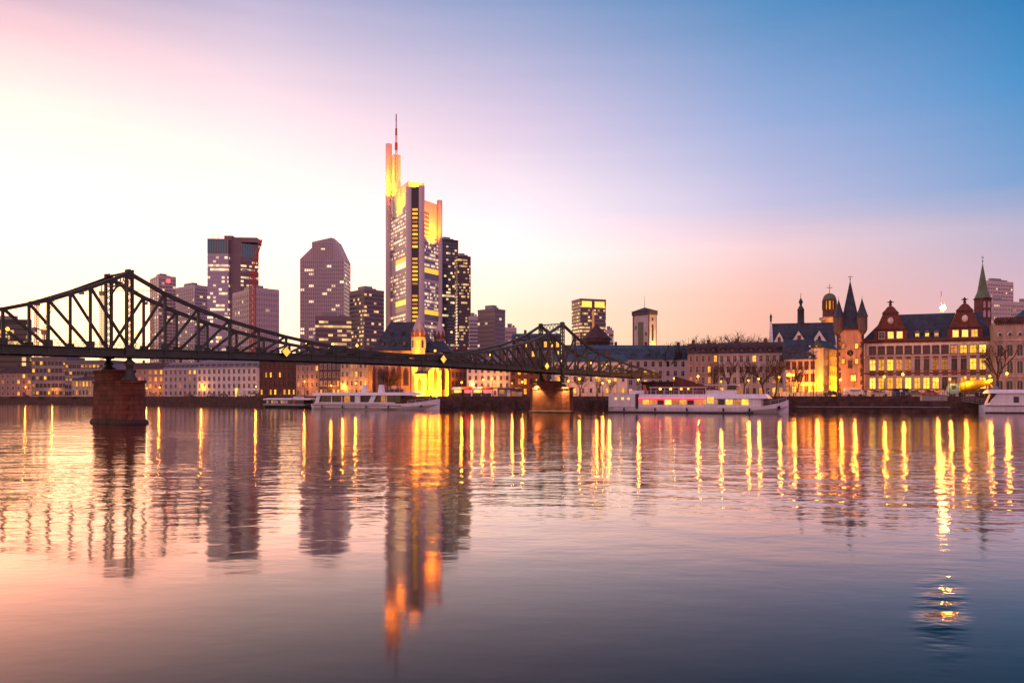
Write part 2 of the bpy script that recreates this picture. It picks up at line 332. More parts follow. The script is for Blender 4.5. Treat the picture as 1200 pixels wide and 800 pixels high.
# ================================================================== water
def water_material():
    m = bpy.data.materials.new('river_water'); m.use_nodes = True; t = m.node_tree; t.nodes.clear()
    out = t.nodes.new('ShaderNodeOutputMaterial'); mix = t.nodes.new('ShaderNodeMixShader')
    gl = t.nodes.new('ShaderNodeBsdfGlossy'); gl.inputs['Roughness'].default_value = .07; gl.inputs['Color'].default_value = (.95, .86, .845, 1)
    df = t.nodes.new('ShaderNodeBsdfDiffuse'); df.inputs['Color'].default_value = (.004, .016, .022, 1)
    tcn = t.nodes.new('ShaderNodeTexCoord')
    def noise(scale, stretch, det):
        mp = t.nodes.new('ShaderNodeMapping'); mp.inputs['Scale'].default_value = (stretch, 1, 1); mp.inputs['Rotation'].default_value = (0, 0, R(12))
        n = t.nodes.new('ShaderNodeTexNoise'); n.inputs['Scale'].default_value = scale; n.inputs['Detail'].default_value = det; n.inputs['Roughness'].default_value = .5
        t.links.new(tcn.outputs['Object'], mp.inputs[0]); t.links.new(mp.outputs[0], n.inputs['Vector']); return n.outputs[0]
    a = noise(.9, .55, 3); b = noise(.22, .6, 2); c = noise(3.2, .6, 2)
    # ripples are stronger out on the river than in the calm water at the near bank, and come in patches
    patch = noise(.035, .5, 3)
    sp = t.nodes.new('ShaderNodeSeparateXYZ'); t.links.new(tcn.outputs['Object'], sp.inputs[0])
    far = t.nodes.new('ShaderNodeMapRange'); far.interpolation_type = 'SMOOTHSTEP'
    far.inputs[1].default_value = 13; far.inputs[2].default_value = 34; far.inputs[3].default_value = .10; far.inputs[4].default_value = 1.0
    t.links.new(sp.outputs[1], far.inputs[0])
    pm = t.nodes.new('ShaderNodeMapRange'); pm.inputs[1].default_value = .35; pm.inputs[2].default_value = .65; pm.inputs[3].default_value = .45; pm.inputs[4].default_value = 1.25
    t.links.new(patch, pm.inputs[0])
    am = t.nodes.new('ShaderNodeMath'); am.operation = 'MULTIPLY'; t.links.new(far.outputs[0], am.inputs[0]); t.links.new(pm.outputs[0], am.inputs[1])
    sm = t.nodes.new('ShaderNodeMath'); sm.operation = 'MULTIPLY_ADD'; t.links.new(b, sm.inputs[0]); sm.inputs[1].default_value = 1.6; t.links.new(a, sm.inputs[2])
    sc_ = t.nodes.new('ShaderNodeMath'); sc_.operation = 'MULTIPLY_ADD'; t.links.new(c, sc_.inputs[0]); sc_.inputs[1].default_value = .16; t.links.new(sm.outputs[0], sc_.inputs[2]); sm = sc_
    # open water towards the far bank lies calmer
    lee = t.nodes.new('ShaderNodeMapRange'); lee.interpolation_type = 'SMOOTHSTEP'; lee.inputs[1].default_value = 45; lee.inputs[2].default_value = 170; lee.inputs[3].default_value = 1.0; lee.inputs[4].default_value = .38
    t.links.new(sp.outputs[1], lee.inputs[0]); lm = t.nodes.new('ShaderNodeMath'); lm.operation = 'MULTIPLY'; t.links.new(am.outputs[0], lm.inputs[0]); t.links.new(lee.outputs[0], lm.inputs[1]); am = lm
    # a small patch of steeper ripples on the right, added to catch the mast lamp's glint
    cp = t.nodes.new('ShaderNodeVectorMath'); cp.operation = 'SUBTRACT'; cp.inputs[1].default_value = (7.15, 13.4, 0); t.links.new(tcn.outputs['Object'], cp.inputs[0])
    cs = t.nodes.new('ShaderNodeVectorMath'); cs.operation = 'MULTIPLY'; cs.inputs[1].default_value = (1/.55, 1/4.2, 0); vr = t.nodes.new('ShaderNodeVectorRotate'); vr.rotation_type = 'Z_AXIS'; vr.inputs['Angle'].default_value = R(28); t.links.new(cp.outputs[0], vr.inputs['Vector']); t.links.new(vr.outputs[0], cs.inputs[0])
    cl = t.nodes.new('ShaderNodeVectorMath'); cl.operation = 'LENGTH'; t.links.new(cs.outputs[0], cl.inputs[0])
    gm = t.nodes.new('ShaderNodeMapRange'); gm.interpolation_type = 'SMOOTHSTEP'; gm.inputs[1].default_value = 1.0; gm.inputs[2].default_value = .0; gm.inputs[3].default_value = 0; gm.inputs[4].default_value = 1.0; t.links.new(cl.outputs['Value'], gm.inputs[0])
    mx_ = t.nodes.new('ShaderNodeMath'); mx_.operation = 'ADD'; t.links.new(am.outputs[0], mx_.inputs[0]); gk = t.nodes.new('ShaderNodeMath'); gk.operation = 'MULTIPLY'; gk.inputs[1].default_value = 2.0; t.links.new(gm.outputs[0], gk.inputs[0]); t.links.new(gk.outputs[0], mx_.inputs[1]); am = mx_
    bp = t.nodes.new('ShaderNodeBump'); bp.inputs['Distance'].default_value = .065
    t.links.new(sm.outputs[0], bp.inputs['Height']); t.links.new(am.outputs[0], bp.inputs['Strength'])
    fr = t.nodes.new('ShaderNodeFresnel'); fr.inputs['IOR'].default_value = 1.33; t.links.new(bp.outputs[0], fr.inputs['Normal'])
    pw = t.nodes.new('ShaderNodeMath'); pw.operation = 'POWER'; pw.inputs[1].default_value = 2.0; t.links.new(fr.outputs[0], pw.inputs[0])
    ml = t.nodes.new('ShaderNodeMath'); ml.operation = 'MULTIPLY'; ml.inputs[1].default_value = 4.4; ml.use_clamp = True; t.links.new(pw.outputs[0], ml.inputs[0])
    t.links.new(bp.outputs[0], gl.inputs['Normal'])
    t.links.new(ml.outputs[0], mix.inputs[0]); t.links.new(df.outputs[0], mix.inputs[1]); t.links.new(gl.outputs[0], mix.inputs[2])
    t.links.new(mix.outputs[0], out.inputs[0])
    return m
mb = MB(); mb.add([(-900,-120,0),(500,-120,0),(500,900,0),(-900,900,0)], [(0,1,2,3)])
struct(mb.build('river_water', water_material()))
# ================================================================== banks and quays
G = 3.6            # street level
QZ = 2.5           # quay promenade level
QL = [(-560,690),(-280,440),(-131,322),(-72,270),(-22,226),(30,205),(60,192),(107,180),(230,148),(420,100)]   # foot of the far quay wall
def offset(pl, d):
    out = []
    for i, p in enumerate(pl):
        a = Vector(pl[max(i-1,0)]); b = Vector(pl[min(i+1,len(pl)-1)]); t = (b-a).normalized(); n = Vector((-t.y, t.x))
        out.append((p[0]+n.x*d, p[1]+n.y*d))
    return out
TL = offset(QL, 11.0); TL2 = offset(QL, 10.5); QI = offset(QL, .7)
def strip(a, b, z0, z1=None):
    z1 = z0 if z1 is None else z1; n = len(a)
    return [(x, y, z0) for x, y in a]+[(x, y, z1) for x, y in b], [(i, i+1, n+i+1, n+i) for i in range(n-1)]
def wall_band(a, b, z0, z1, mb):
    n = len(a); vs = [(x,y,z0) for x,y in a]+[(x,y,z1) for x,y in a]+[(x,y,z1) for x,y in b]+[(x,y,z0) for x,y in b]
    fs = []
    for i in range(n-1):
        for k in range(4):
            k2 = (k+1) % 4; fs.append((k*n+i, k*n+i+1, k2*n+i+1, k2*n+i))
    fs += [(0, n, 2*n, 3*n), (n-1, 4*n-1, 3*n-1, 2*n-1)]
    return mb.add(vs, fs)
mb = wall_band(QL, QI, -2.0, QZ+.12, MB()); struct(mb.build('quay', M['quay_stone']))
mb = MB(); mb.add(*strip(QI, TL2, QZ)); struct(mb.build('promenade', M['paving']))
mb = wall_band(TL2, TL, QZ-.2, G+.1, MB()); tw = mb.build('retaining_wall', M['quay_stone'])
tag(tw, 'low red sandstone retaining wall between the quay and the street', 'wall')
mb = MB(); far = [(-6000,7000),(-4000,8000),(-2000,9000),(-800,9500),(0,9500),(800,9500),(1500,9000),(2500,8000),(4000,6000),(6000,3000)]
mb.add(*strip(TL, far, G)); mb.add([(TL[0][0],TL[0][1],G),(far[0][0],far[0][1],G),(-6000,690,G)], [(0,1,2)])
struct(mb.build('ground', M['city']))
RA, RB = offset(QL, 13.0), offset(QL, 21.0)
mb = MB(); mb.add(*strip(RA, RB, G+.004)); struct(mb.build('road', M['asphalt']))
mb = MB(); mb.add(*strip(offset(QL, 16.9), offset(QL, 17.05), G+.008)); struct(mb.build('road_marking', M['white_paint']))
wall_band(offset(QL,21.0), offset(QL,21.3), G-.1, G+.14, MB()).build('kerb', M['concrete'])['kind'] = 'structure'
mb = MB(); mb.add(*strip(offset(QL,21.3), offset(QL,26), G+.12)); struct(mb.build('pavement', M['paving']))
# near bank, below and behind the camera
nb = [(-700,460),(-86,66),(-40,26),(0,1.2),(60,-12),(500,-60)]; nb2 = [(-900,300),(-170,0),(-100,-60),(0,-80),(80,-90),(500,-130)]
mb = MB(); mb.add(*strip(nb, nb2, 1.8)); mb.add(*strip(nb2, [(x-300,y-2500) for x,y in nb2], 1.8)); struct(mb.build('bank', M['bank']))
mb = MB(); mb.add(*strip(nb, nb, -2, 1.8)); struct(mb.build('bank_wall', M['quay_stone']))
# low landing stage in front of the far quay
def onq(t, off=0.0, pl=QL):
    """point at parameter t (segment index + fraction) along the quay line, moved off metres towards land"""
    p = offset(pl, off) if off else pl; i = min(int(t), len(p)-2); f = t-i
    return (p[i][0]*(1-f)+p[i+1][0]*f, p[i][1]*(1-f)+p[i+1][1]*f)
def px_of(x, y): return 600+F*x/y
def quay_at(px, off=0.0):
    """point of the quay line (moved off metres) that lies in the column px of the photograph"""
    p = offset(QL, off) if off else QL; k = (px-600)/F
    for a, b in zip(p, p[1:]):
        fa, fb = a[0]-k*a[1], b[0]-k*b[1]
        if fa*fb <= 0 and fa != fb:
            f = fa/(fa-fb); return (a[0]+(b[0]-a[0])*f, a[1]+(b[1]-a[1])*f)
    return p[-1]
def quay_dir(px):
    a, b = Vector(quay_at(px-12)), Vector(quay_at(px+12)); d = (b-a); return math.atan2(d.y, d.x)
a, b = quay_at(932), quay_at(1108)
d = Vector((b[0]-a[0], b[1]-a[1])); ang = math.atan2(d.y, d.x)
t = thing('landing_stage', 'long low stone landing stage at the foot of the quay below the sandstone museum', 'landing stage', (a[0], a[1], 0), ang)
mb = MB(); mb.box(0, d.length, -3.6, -.05, -1.5, 1.15); mb.build('platform', M['quay_stone'], t)
mb = MB(); mb.box(-.05, d.length+.05, -3.72, -3.3, 1.152, 1.32); mb.build('edge_stone', M['concrete'], t)
for k in range(7):
    mb = MB(); mb.tube((2+k*5, -3.4, 1.32), (2+k*5, -3.4, 1.85), .14, .12, 8); mb.tube((2+k*5, -3.4, 1.85), (2+k*5, -3.4, 1.98), .2, .18, 8); mb.build('mooring_post', M['iron_black'], t)
# ================================================================== iron footbridge
BA = Vector((-49.5, 104.0)); BB = Vector((11.1, 177.0)); BL = (BB-BA).length; BANG = math.atan2(BB.y-BA.y, BB.x-BA.x); BW = 6.0
br = thing('iron_footbridge', 'dark riveted iron truss footbridge with two tall portals crossing the river', 'bridge', (BA.x, BA.y, 0), BANG)
def zbot(t):
    if 0 <= t <= 1: return 8.7+.5*(1-(2*t-1)**2)
    e = -t if t < 0 else t-1
    return 8.7-1.0*e
PROF = [(0,19.9),(.05,17.7),(.1,16.05),(.15,14.8),(.2,13.85),(.25,13.05),(.3,12.4),(.35,11.9),(.4,11.55),(.45,11.35),(.5,11.3)]
PROFS = [(0,19.9),(.05,17.6),(.1,15.6),(.156,14.0),(.2,13.2),(.25,12.4),(.3,11.7),(.35,11.15),(.41,10.4),(.46,9.6)]
def interp(p, x):
    for (a, za), (b, zb) in zip(p, p[1:]):
        if x <= b: return za+(zb-za)*(x-a)/(b-a)
    return p[-1][1]
def ztop(t):
    if 0 <= t <= 1: return interp(PROF, min(t, 1-t))
    return interp(PROFS, -t if t < 0 else t-1)
def P3(t, y, z): return (t*BL, y, z)
main = [i*.05 for i in range(21)]
sideL = [-.46+i*.46/9 for i in range(10)]; sideR = [1+i*.46/9 for i in range(10)]
spans = [sideL, main, sideR]
GH = 1.0   # depth of the bottom girder
for y in (0.0, BW):
    for sp in spans:
        mb = MB()
        for a, b in zip(sp, sp[1:]):
            n = 2
            for k in range(n):
                ta, tb = a+(b-a)*k/n, a+(b-a)*(k+1)/n
                mb.bar(P3(ta,y,ztop(ta)-.25), P3(tb,y,ztop(tb)-.25), .62, .10); mb.bar(P3(ta,y-.2,ztop(ta)-.45), P3(tb,y-.2,ztop(tb)-.45), .09, .42); mb.bar(P3(ta,y+.2,ztop(ta)-.45), P3(tb,y+.2,ztop(tb)-.45), .09, .42)
        mb.build('top_chord', M['iron'], br)
        mb = MB()
        for a, b in zip(sp, sp[1:]):
            za, zb = zbot(a), zbot(b)
            mb.bar(P3(a,y,za+.06), P3(b,y,zb+.06), .66, .12); mb.bar(P3(a,y,za+GH), P3(b,y,zb+GH), .6, .12); mb.bar(P3(a,y,za+GH/2), P3(b,y,zb+GH/2), .14, GH-.1)
        mb.build('bottom_chord', M['iron'], br)
        for t in sp:
            if abs(t) < 1e-6 or abs(t-1) < 1e-6: continue
            mb = MB(); mb.bar(P3(t,y,zbot(t)+.1), P3(t,y,ztop(t)-.3), .34, .3); mb.box(t*BL-.5, t*BL+.5, y-.1, y+.1, zbot(t)+GH-.1, zbot(t)+GH+.75)
            mb.build('post', M['iron'], br)
        mid = .5
        for a, b in zip(sp, sp[1:]):
            c = (a+b)/2
            toward = b if (c < 0 or .5 < c < 1) else a     # the diagonal's foot is on the side of the nearest tower
            top = a if toward == b else b
            if ztop(top)-zbot(top) < 1.9: continue
            mb = MB()
            for s in (-.11, .11): mb.bar(P3(top,y+s,ztop(top)-.35), P3(toward,y+s,zbot(toward)+GH-.05), .07, .32)
            for k in range(1, 7):
                f = k/7; tt = top+(toward-top)*f; zz = (ztop(top)-.35)*(1-f)+(zbot(toward)+GH-.05)*f; mb.box(tt*BL-.1, tt*BL+.1, y-.11, y+.11, zz-.05, zz+.05)
            mb.build('diagonal', M['iron'], br)
    mb = MB()     # parapet: lattice of thin bars
    ts = [-.46+i*1.92/240 for i in range(241)]
    yy = y+(.42 if y < 1 else -.42)
    for a, b in zip(ts, ts[1:]):
        za, zb = zbot(a)+.55, zbot(b)+.55
        mb.bar(P3(a,yy,za+1.25), P3(b,yy,zb+1.25), .08, .06); mb.bar(P3(a,yy,za+.1), P3(b,yy,zb+1.2), .03, .03); mb.bar(P3(a,yy,za+1.2), P3(b,yy,zb+.1), .03, .03)
    mb.build('railing', M['iron'], br)
mb = MB(); ts = [-.46+i*.04 for i in range(49)]
for a, b in zip(ts, ts[1:]):
    mb.bar((a*BL,BW/2,zbot(a)+.5), (b*BL,BW/2,zbot(b)+.5), BW-.75, .14)
mb.build('walkway', M['deck'], br)
for i in range(27):
    t = -.44+i*.0708; mb = MB(); mb.box(t*BL-.12, t*BL+.12, .35, BW-.35, zbot(t)+.05, zbot(t)+.42); mb.build('floor_beam', M['iron'], br)
for t in (0.0, 1.0):
    for y in (0.0, BW):
        mb = MB(); z0, z1 = zbot(t)-.1, ztop(t)+.05
        for sx in (-.36, .36):
            for sy in (-.22, .22): mb.box(t*BL+sx-.11, t*BL+sx+.11, y+sy-.09, y+sy+.09, z0, z1)
        n = 12
        for k in range(n):
            a = z0+1.2+(z1-z0-1.4)*k/n; b = z0+1.2+(z1-z0-1.4)*(k+1)/n
            for sy in (-.22, .22): mb.bar((t*BL-.36,y+sy,a), (t*BL+.36,y+sy,b), .07, .05); mb.bar((t*BL+.36,y+sy,a), (t*BL-.36,y+sy,b), .07, .05)
        mb.box(t*BL-.6, t*BL+.6, y-.33, y+.33, z0-.02, z0+1.35); mb.prism([(t*BL-.5,z1-1.2),(t*BL+.5,z1-1.2),(t*BL+.5,z1-.5),(t*BL,z1+.1),(t*BL-.5,z1-.5)], 'y', y-.3, y+.3)
        mb.build('portal_post', M['iron'], br)
        mb = MB(); zc = zbot(t); bz = 5.65 if y < 1 else 7.06
        mb.lathe([(.95,bz-.05),(1.0,bz+.25),(.8,bz+.4),(.5,bz+.55 if y > 1 else bz+1.0),(.48,bz+.6 if y > 1 else bz+1.8),(.75,zc-.75),(.55,zc-.6),(.3,zc-.35),(.36,zc-.12),(.8,zc-.1)], 10, (t*BL, y)); mb.build('bearing', M['iron'], br)
    mb = MB(); zt = ztop(t)     # portal between the two trusses: lattice beam and arch braces
    mb.bar((t*BL,.3,zt-.25), (t*BL,BW-.3,zt-.25), .5, .16); mb.bar((t*BL,.3,zt-1.7), (t*BL,BW-.3,zt-1.7), .4, .14)
    for k in range(6):
        a, b = .3+(BW-.6)*k/6, .3+(BW-.6)*(k+1)/6; mb.bar((t*BL,a,zt-.3), (t*BL,b,zt-1.65), .1, .08); mb.bar((t*BL,b,zt-.3), (t*BL,a,zt-1.65), .1, .08)
    for k in range(8):
        f0, f1 = math.pi*k/8, math.pi*(k+1)/8; c = BW/2; r = BW/2-.45
        mb.bar((t*BL,c-r*math.cos(f0),zt-4.2+2.4*math.sin(f0)), (t*BL,c-r*math.cos(f1),zt-4.2+2.4*math.sin(f1)), .22, .14)
    mb.build('portal_beam', M['iron'], br)
def bridge_pt(t, y, z):
    c, s = math.cos(BANG), math.sin(BANG); x = t*BL; return (BA.x+x*c-y*s, BA.y+x*s+y*c, z)
# ------------------------------------------------------------------ piers
def pier(t, label):
    o = thing('bridge_pier', label, 'bridge pier', bridge_pt(t, BW/2, 0), BANG, 'river piers of the iron footbridge')
    def ring(wx, y0, y1, nose, z): return [(-wx,y0,z),(0-wx*.45,y0-nose,z),(wx*.45,y0-nose,z),(wx,y0,z),(wx,y1,z),(wx*.45,y1+nose,z),(-wx*.45,y1+nose,z),(-wx,y1,z)]
    mb = MB(); mb.loft([ring(1.65,-4.3,4.3,1.35,-3), ring(1.62,-4.2,4.2,1.3,.35), ring(1.5,-4.1,4.1,1.25,5.3)]); mb.build('shaft', M['pier_stone'], o)
    mb = MB(); mb.loft([ring(1.62,-4.25,4.25,1.35,5.302), ring(1.65,-4.3,4.3,1.35,5.62)]); mb.build('ledge', M['pier_stone'], o)
    mb = MB(); mb.loft([ring(1.42,-1.6,4.0,.01,5.622), ring(1.4,-1.55,4.0,.01,6.7)]); mb.loft([ring(1.52,-1.7,4.1,.01,6.702), ring(1.52,-1.7,4.1,.01,7.05)]); mb.build('upper_block', M['pier_stone'], o)
    mb = MB(); mb.loft([ring(1.8,-4.5,4.5,1.4,-3), ring(1.8,-4.5,4.5,1.4,.3), ring(1.66,-4.3,4.3,1.33,.62)]); mb.build('footing', M['quay_stone'], o)
    return o
pier(0.0, 'dark red sandstone river pier near the left edge, unlit')
pier(1.0, 'sandstone river pier lit from above by two floodlights')
def spot(name, parent, loc, target, power, col, angle=70, blend=.6, size=.2):
    l = bpy.data.lights.new(name, 'SPOT'); l.energy = power; l.color = col; l.spot_size = R(angle); l.spot_blend = blend; l.shadow_soft_size = size
    o = bpy.data.objects.new(name, l); COL.objects.link(o); o.parent = parent; o.location = loc
    d = Vector(target)-Vector(loc); o.rotation_euler = d.to_track_quat('-Z', 'Y').to_euler(); return o
def floodlight(label, loc, target, power, col=WARM, angle=80, group=None, lens='lit3', size=.35):
    """a housing with a bright lens pointing at the target, and the light it gives"""
    o = thing('floodlight', label, 'floodlight', loc, 0, group)
    d = (Vector(target)-Vector(loc)); q = d.to_track_quat('-Z', 'Y').to_matrix().to_4x4()
    mb = MB(); mb.box(-size, size, -size*.7, size*.7, .02, .25, q); mb.build('housing', M['iron_black'], o)
    mb = MB(); mb.box(-size*.9, size*.9, -size*.6, size*.6, -.02, .019, q); mb.build('lens', M[lens], o)
    spot('beam', o, tuple(d.normalized()*.15), tuple(d), power, col, angle); return o
for y, x, lab in ((6.0, -2.05, 'floodlight on a bracket over the left flank of the lit pier'), (-1.75, -1.75, 'floodlight on a bracket over the right nose of the lit pier')):
    p = bridge_pt(1.0+x/BL, y, 6.5)
    floodlight(lab, p, (p[0]+.25, p[1]+.3, 0), 9000, (1,.58,.17), 110, 'pier floodlights', 'lit3', .4)
# diamond navigation lights hung on the bridge and small walkway lamps
def diamond(px, t, y, label):
    o = thing('navigation_sign', label, 'sign', bridge_pt(t, y, zbot(t)+1.25), BANG, 'diamond navigation signs on the bridge')
    s = .88; mb = MB(); mb.prism([(-s,0),(0,-s),(s,0),(0,s)], 'y', -.12, .12); mb.build('frame', M['iron_black'], o)
    s = .74; mb = MB(); mb.prism([(-s,0),(0,-s),(s,0),(0,s)], 'y', -.17, -.122); mb.build('panel', M['sign_lit'], o)
diamond(336, .245, -.65, 'lit yellow diamond sign on the bridge left of the clubhouse church')
diamond(522, .60, -.65, 'lit yellow diamond sign on the bridge in front of the floodlit church')
diamond(630, .93, -.65, 'lit yellow diamond sign on the bridge beside the far portal')
for k, t in enumerate((-.13,.035,.165,.33,.385,.44,.64,.81,1.07,1.2,1.27,1.33,1.39)):
    y = BW-.75
    o = thing('walkway_lamp', 'small warm globe lamp on the far parapet of the footbridge', 'lamp', bridge_pt(t, y, zbot(t)+.5), BANG, 'walkway lamps on the footbridge')
    mb = MB(); mb.tube((0,0,0), (0,0,2.5), .05, .04, 6); mb.build('pole', M['iron_black'], o)
    if t > 1.05:
        pl = bpy.data.lights.new('lamp_light', 'POINT'); pl.energy = 110; pl.color = (1,.40,.07); pl.shadow_soft_size = .2; po = bpy.data.objects.new('lamp_light', pl); COL.objects.link(po); po.parent = o; po.location = (0,-.5,2.4)
    mb = MB(); mb.lathe([(.05,2.5),(.17,2.58),(.2,2.7),(.16,2.83),(.05,2.9)], 10); mb.build('globe', M['lamp'], o)
# ================================================================== skyline towers
def ring_uv(poly, z0, z1, mb):
    """closed band of glass round a plan polygon; UV runs along the ribbon in metres"""
    n = len(poly); L = 0
    for i in range(n):
        a, b = poly[i], poly[(i+1) % n]; l = math.hypot(b[0]-a[0], b[1]-a[1])
        mb.uv[len(mb.f)] = [(L,0),(L+l,0),(L+l,1),(L,1)]
        mb.add([(a[0],a[1],z0),(b[0],b[1],z0),(b[0],b[1],z1),(a[0],a[1],z1)], [(0,1,2,3)]); L += l+7.3
    return mb
def grow(poly, d):
    n = len(poly); out = []
    ar = sum(poly[i][0]*poly[(i+1)%n][1]-poly[(i+1)%n][0]*poly[i][1] for i in range(n)); sg = 1 if ar > 0 else -1
    for i in range(n):
        p, a, b = Vector(poly[i]), Vector(poly[i-1]), Vector(poly[(i+1)%n])
        e1 = (p-a).normalized(); e2 = (b-p).normalized(); n1 = Vector((e1.y,-e1.x))*sg; n2 = Vector((e2.y,-e2.x))*sg
        m = (n1+n2); m = m/m.length; c = max(.3, m.dot(n1)); out.append(tuple(p+m*(d/c)))
    return out
def bands(parent, poly, z0, z1, n, glass, frac=.6, proud=.08, name='window_band'):
    h = (z1-z0)/n; mb = ring_uv(grow(poly, proud), 0, h*frac, MB()); me = mb.mesh(name, False); me.materials.append(glass)
    for k in range(n): link(name, me, parent, (0,0,z0+h*k+h*(1-frac)*.5))
def mullions(parent, p, q, n, z0, z1, m, w=.5, proud=.35):
    """n vertical fins on the face from plan point p to q"""
    p, q = Vector(p), Vector(q); d = (q-p); L = d.length; d.normalize(); ang = math.atan2(d.y, d.x)
    mb = MB(); mb.box(-w/2, w/2, -proud, .05, z0, z1); me = mb.mesh('mullion'); me.materials.append(m)
    for i in range(n+1):
        c = p+d*(L*i/n); link('mullion', me, parent, (c.x, c.y, 0), ang)
def tower(pxl, pxm, pxr, d, r, ytop, label, wall, glass, storeys, nf, ns, frac=.6, ybot=None, name='office_tower', group=None, plant=True, fin=None, finw=.5, top=None, parapet=2.0):
    """slab tower with its nearest corner in column pxm: front face to pxr, left side face to pxl"""
    ra = R(r); x0 = gx(pxm, d); k1 = (pxr-600)/F; k0 = (pxl-600)/F
    w = (k1*d-x0)/(math.cos(ra)-k1*math.sin(ra)); dp = (x0-k0*d)/(math.sin(ra)+k0*math.cos(ra)) if pxl < pxm else 22.0
    H = gz(ytop, d)-G+.05
    o = thing(name, label, 'tower', (x0, d, G-.05), ra, group)
    mb = MB(); mb.box(0, w, 0, dp, 0, H); mb.box(-.15, w+.15, -.15, dp+.15, H-parapet, H+.4); mb.build('wall', wall, o)
    poly = [(0,0),(w,0),(w,dp),(0,dp)]
    bands(o, poly, 5, H-parapet-.5, storeys, glass, frac)
    if nf: mullions(o, (0,0), (w,0), nf, 3, H-.2, fin or wall, finw)
    if ns: mullions(o, (0,dp), (0,0), ns, 3, H-.2, fin or wall, finw)
    if plant:
        mb = MB(); mb.box(w*.2, w*.6, dp*.25, dp*.7, H+.4, H+4); mb.box(w*.65, w*.85, dp*.3, dp*.6, H+.4, H+2.6); mb.build('roof_plant', M['grey_metal'], o)
    return o, w, dp, H
TG = {}
TG['blue'] = tower_glass('tower_glass_blue', (.05,.06,.10), 1, .16, 2.8, (1,.66,.32), 1.3, .10)
TG['mauve'] = tower_glass('tower_glass_mauve', (.2,.15,.18), 1, .10, 3.0, (1,.62,.28), 1.2, .06)
TG['dark'] = tower_glass('tower_glass_dark', (.035,.03,.038), 1, .22, 2.4, (1,.55,.2), 1.1, .14)
TG['busy'] = tower_glass('tower_glass_busy', (.05,.042,.05), 1, .4, 3.2, (1,.58,.24), 1.1, .3)
TG['plain'] = tower_glass('tower_glass_plain', (.16,.125,.14), 1, .04, 3.0, (1,.6,.3), 1.1, .03)
TW = {}
TW['pink'] = mat('pink_grey_cladding', (.56,.44,.46), .7, .1, .03)
TW['mauve'] = mat('mauve_cladding', (.46,.39,.45), .6, .1, .03)
TW['brown'] = mat('brown_cladding', (.22,.15,.165), .6, .15, .03)
TW['dark'] = mat('dark_cladding', (.06,.05,.06), .5, .15, .03)
TW['stone'] = mat('pale_stone_cladding', (.60,.47,.46), .7, .08, .03)
TW['blue'] = mat('blue_crown_glass', (.06,.25,.30), .25, .15, .05, spec=.6)
TW['white'] = mat('white_fins', (.65,.55,.55), .6, .08, .05)
# far left: dark glazed offices with pale vertical strips
tower(-70, -69.5, 37, 500, 6, 374, 'dark glazed office block with pale vertical strips behind the left end of the bridge', TW['dark'], TG['dark'], 12, 12, 0, .7, fin=TW['white'], finw=.35, name='office_building')
# red-signed tower and its stepped neighbour
o, w, dp, H = tower(176, 186, 206, 880, 38, 323, 'slim pink tower with a small red sign on its crown', TW['pink'], TG['mauve'], 34, 5, 4)
mb = MB(); mb.lathe([(.1,-.3),(2.2,-.3),(2.2,.1),(.1,.1)], 16, M=Matrix.Translation((w*.55,-.45,H-5)) @ Matrix.Rotation(R(90),4,'X')); mb.build('sign', M['red_light'], o)
tower(206, 228, 243, 840, 50, 334, 'broad mauve tower right of the red-signed tower, partly behind the bridge', TW['mauve'], TG['mauve'], 30, 6, 9, .5)
# twin-winged tower with striped crown
d = 738; x0 = gx(243, d); H = gz(280, d)-G; o = thing('office_tower', 'twin-winged tower with a blue and red striped crown and a dark core', 'tower', (x0, d, G-.05), R(4))
w1 = 24*d/F; 
mb = MB(); mb.box(0, w1, 0, 26, 0, H); mb.build('wing', TW['mauve'], o)
bands(o, [(0,0),(w1,0),(w1,26),(0,26)], 5, H-15, 34, tower_glass('wing_glass_left', (.34,.28,.40), 1, .2, 2.6, (1,.68,.36), 1.3, .16), .55)
mb = MB(); mb.box(w1+.02, w1+13*d/F*1.0, 4, 30, 0, H-1); mb.box(w1+1, w1+24, 8, 26, H-1, H+3.5); mb.box(w1-6, w1+2, 8, 20, H+.01, H+5); mb.build('core', TW['brown'], o)
c2 = w1+13*d/F+.05; r2 = R(32); w2 = 19*d/F/.9; Mx = Matrix.Translation((c2, 4.2, 0)) @ Matrix.Rotation(r2, 4, 'Z')
mb = MB(); mb.box(0, w2, 0, 22, 0, H-3, Mx); mb.build('wing', TW['brown'], o)
pp = [tuple((Mx @ Vector((x,y,0))).xy) for x, y in ((0,0),(w2,0),(w2,22),(0,22))]
bands(o, pp, 5, H-18, 34, tower_glass('wing_glass_right', (.10,.07,.09), 1, .2, 2.6, (1,.68,.36), 1.3, .2), .5)
for i in range(9):
    mb = MB(); x = .6+i*(w1-1.2)/8; mb.box(x-.55, x+.55, -.3, .02, H-12.5, H+.5); mb.build('crown_stripe', TW['blue'], o)
for i in range(8):
    mb = MB(); x = .6+i*(w2-1.2)/7; mb.box(x-.55, x+.55, -.3, .02, H-15.5, H-2.6, Mx); mb.build('crown_stripe', TW['blue'], o)
mb = MB(); mb.box(-.1, w1+.1, -.1, 26.1, H-13, H+.4); mb.build('crown', TW['brown'], o)
mb = MB(); mb.box(-.1, w2+.1, -.1, 22.1, H-16, H-2.7, Mx); mb.build('crown', TW['brown'], o)
for x in (2, 7, w1+8): mb = MB(); mb.tube((x,10,H), (x,10,H+9), .25, .1, 5); mb.build('aerial', M['iron_black'], o)
tower(273, 299, 326.5, 640, 40, 337.5, 'squat grey-pink tower with a fine window grid under the twin-winged tower', TW['pink'], TG['plain'], 19, 14, 12, .5, finw=.8)
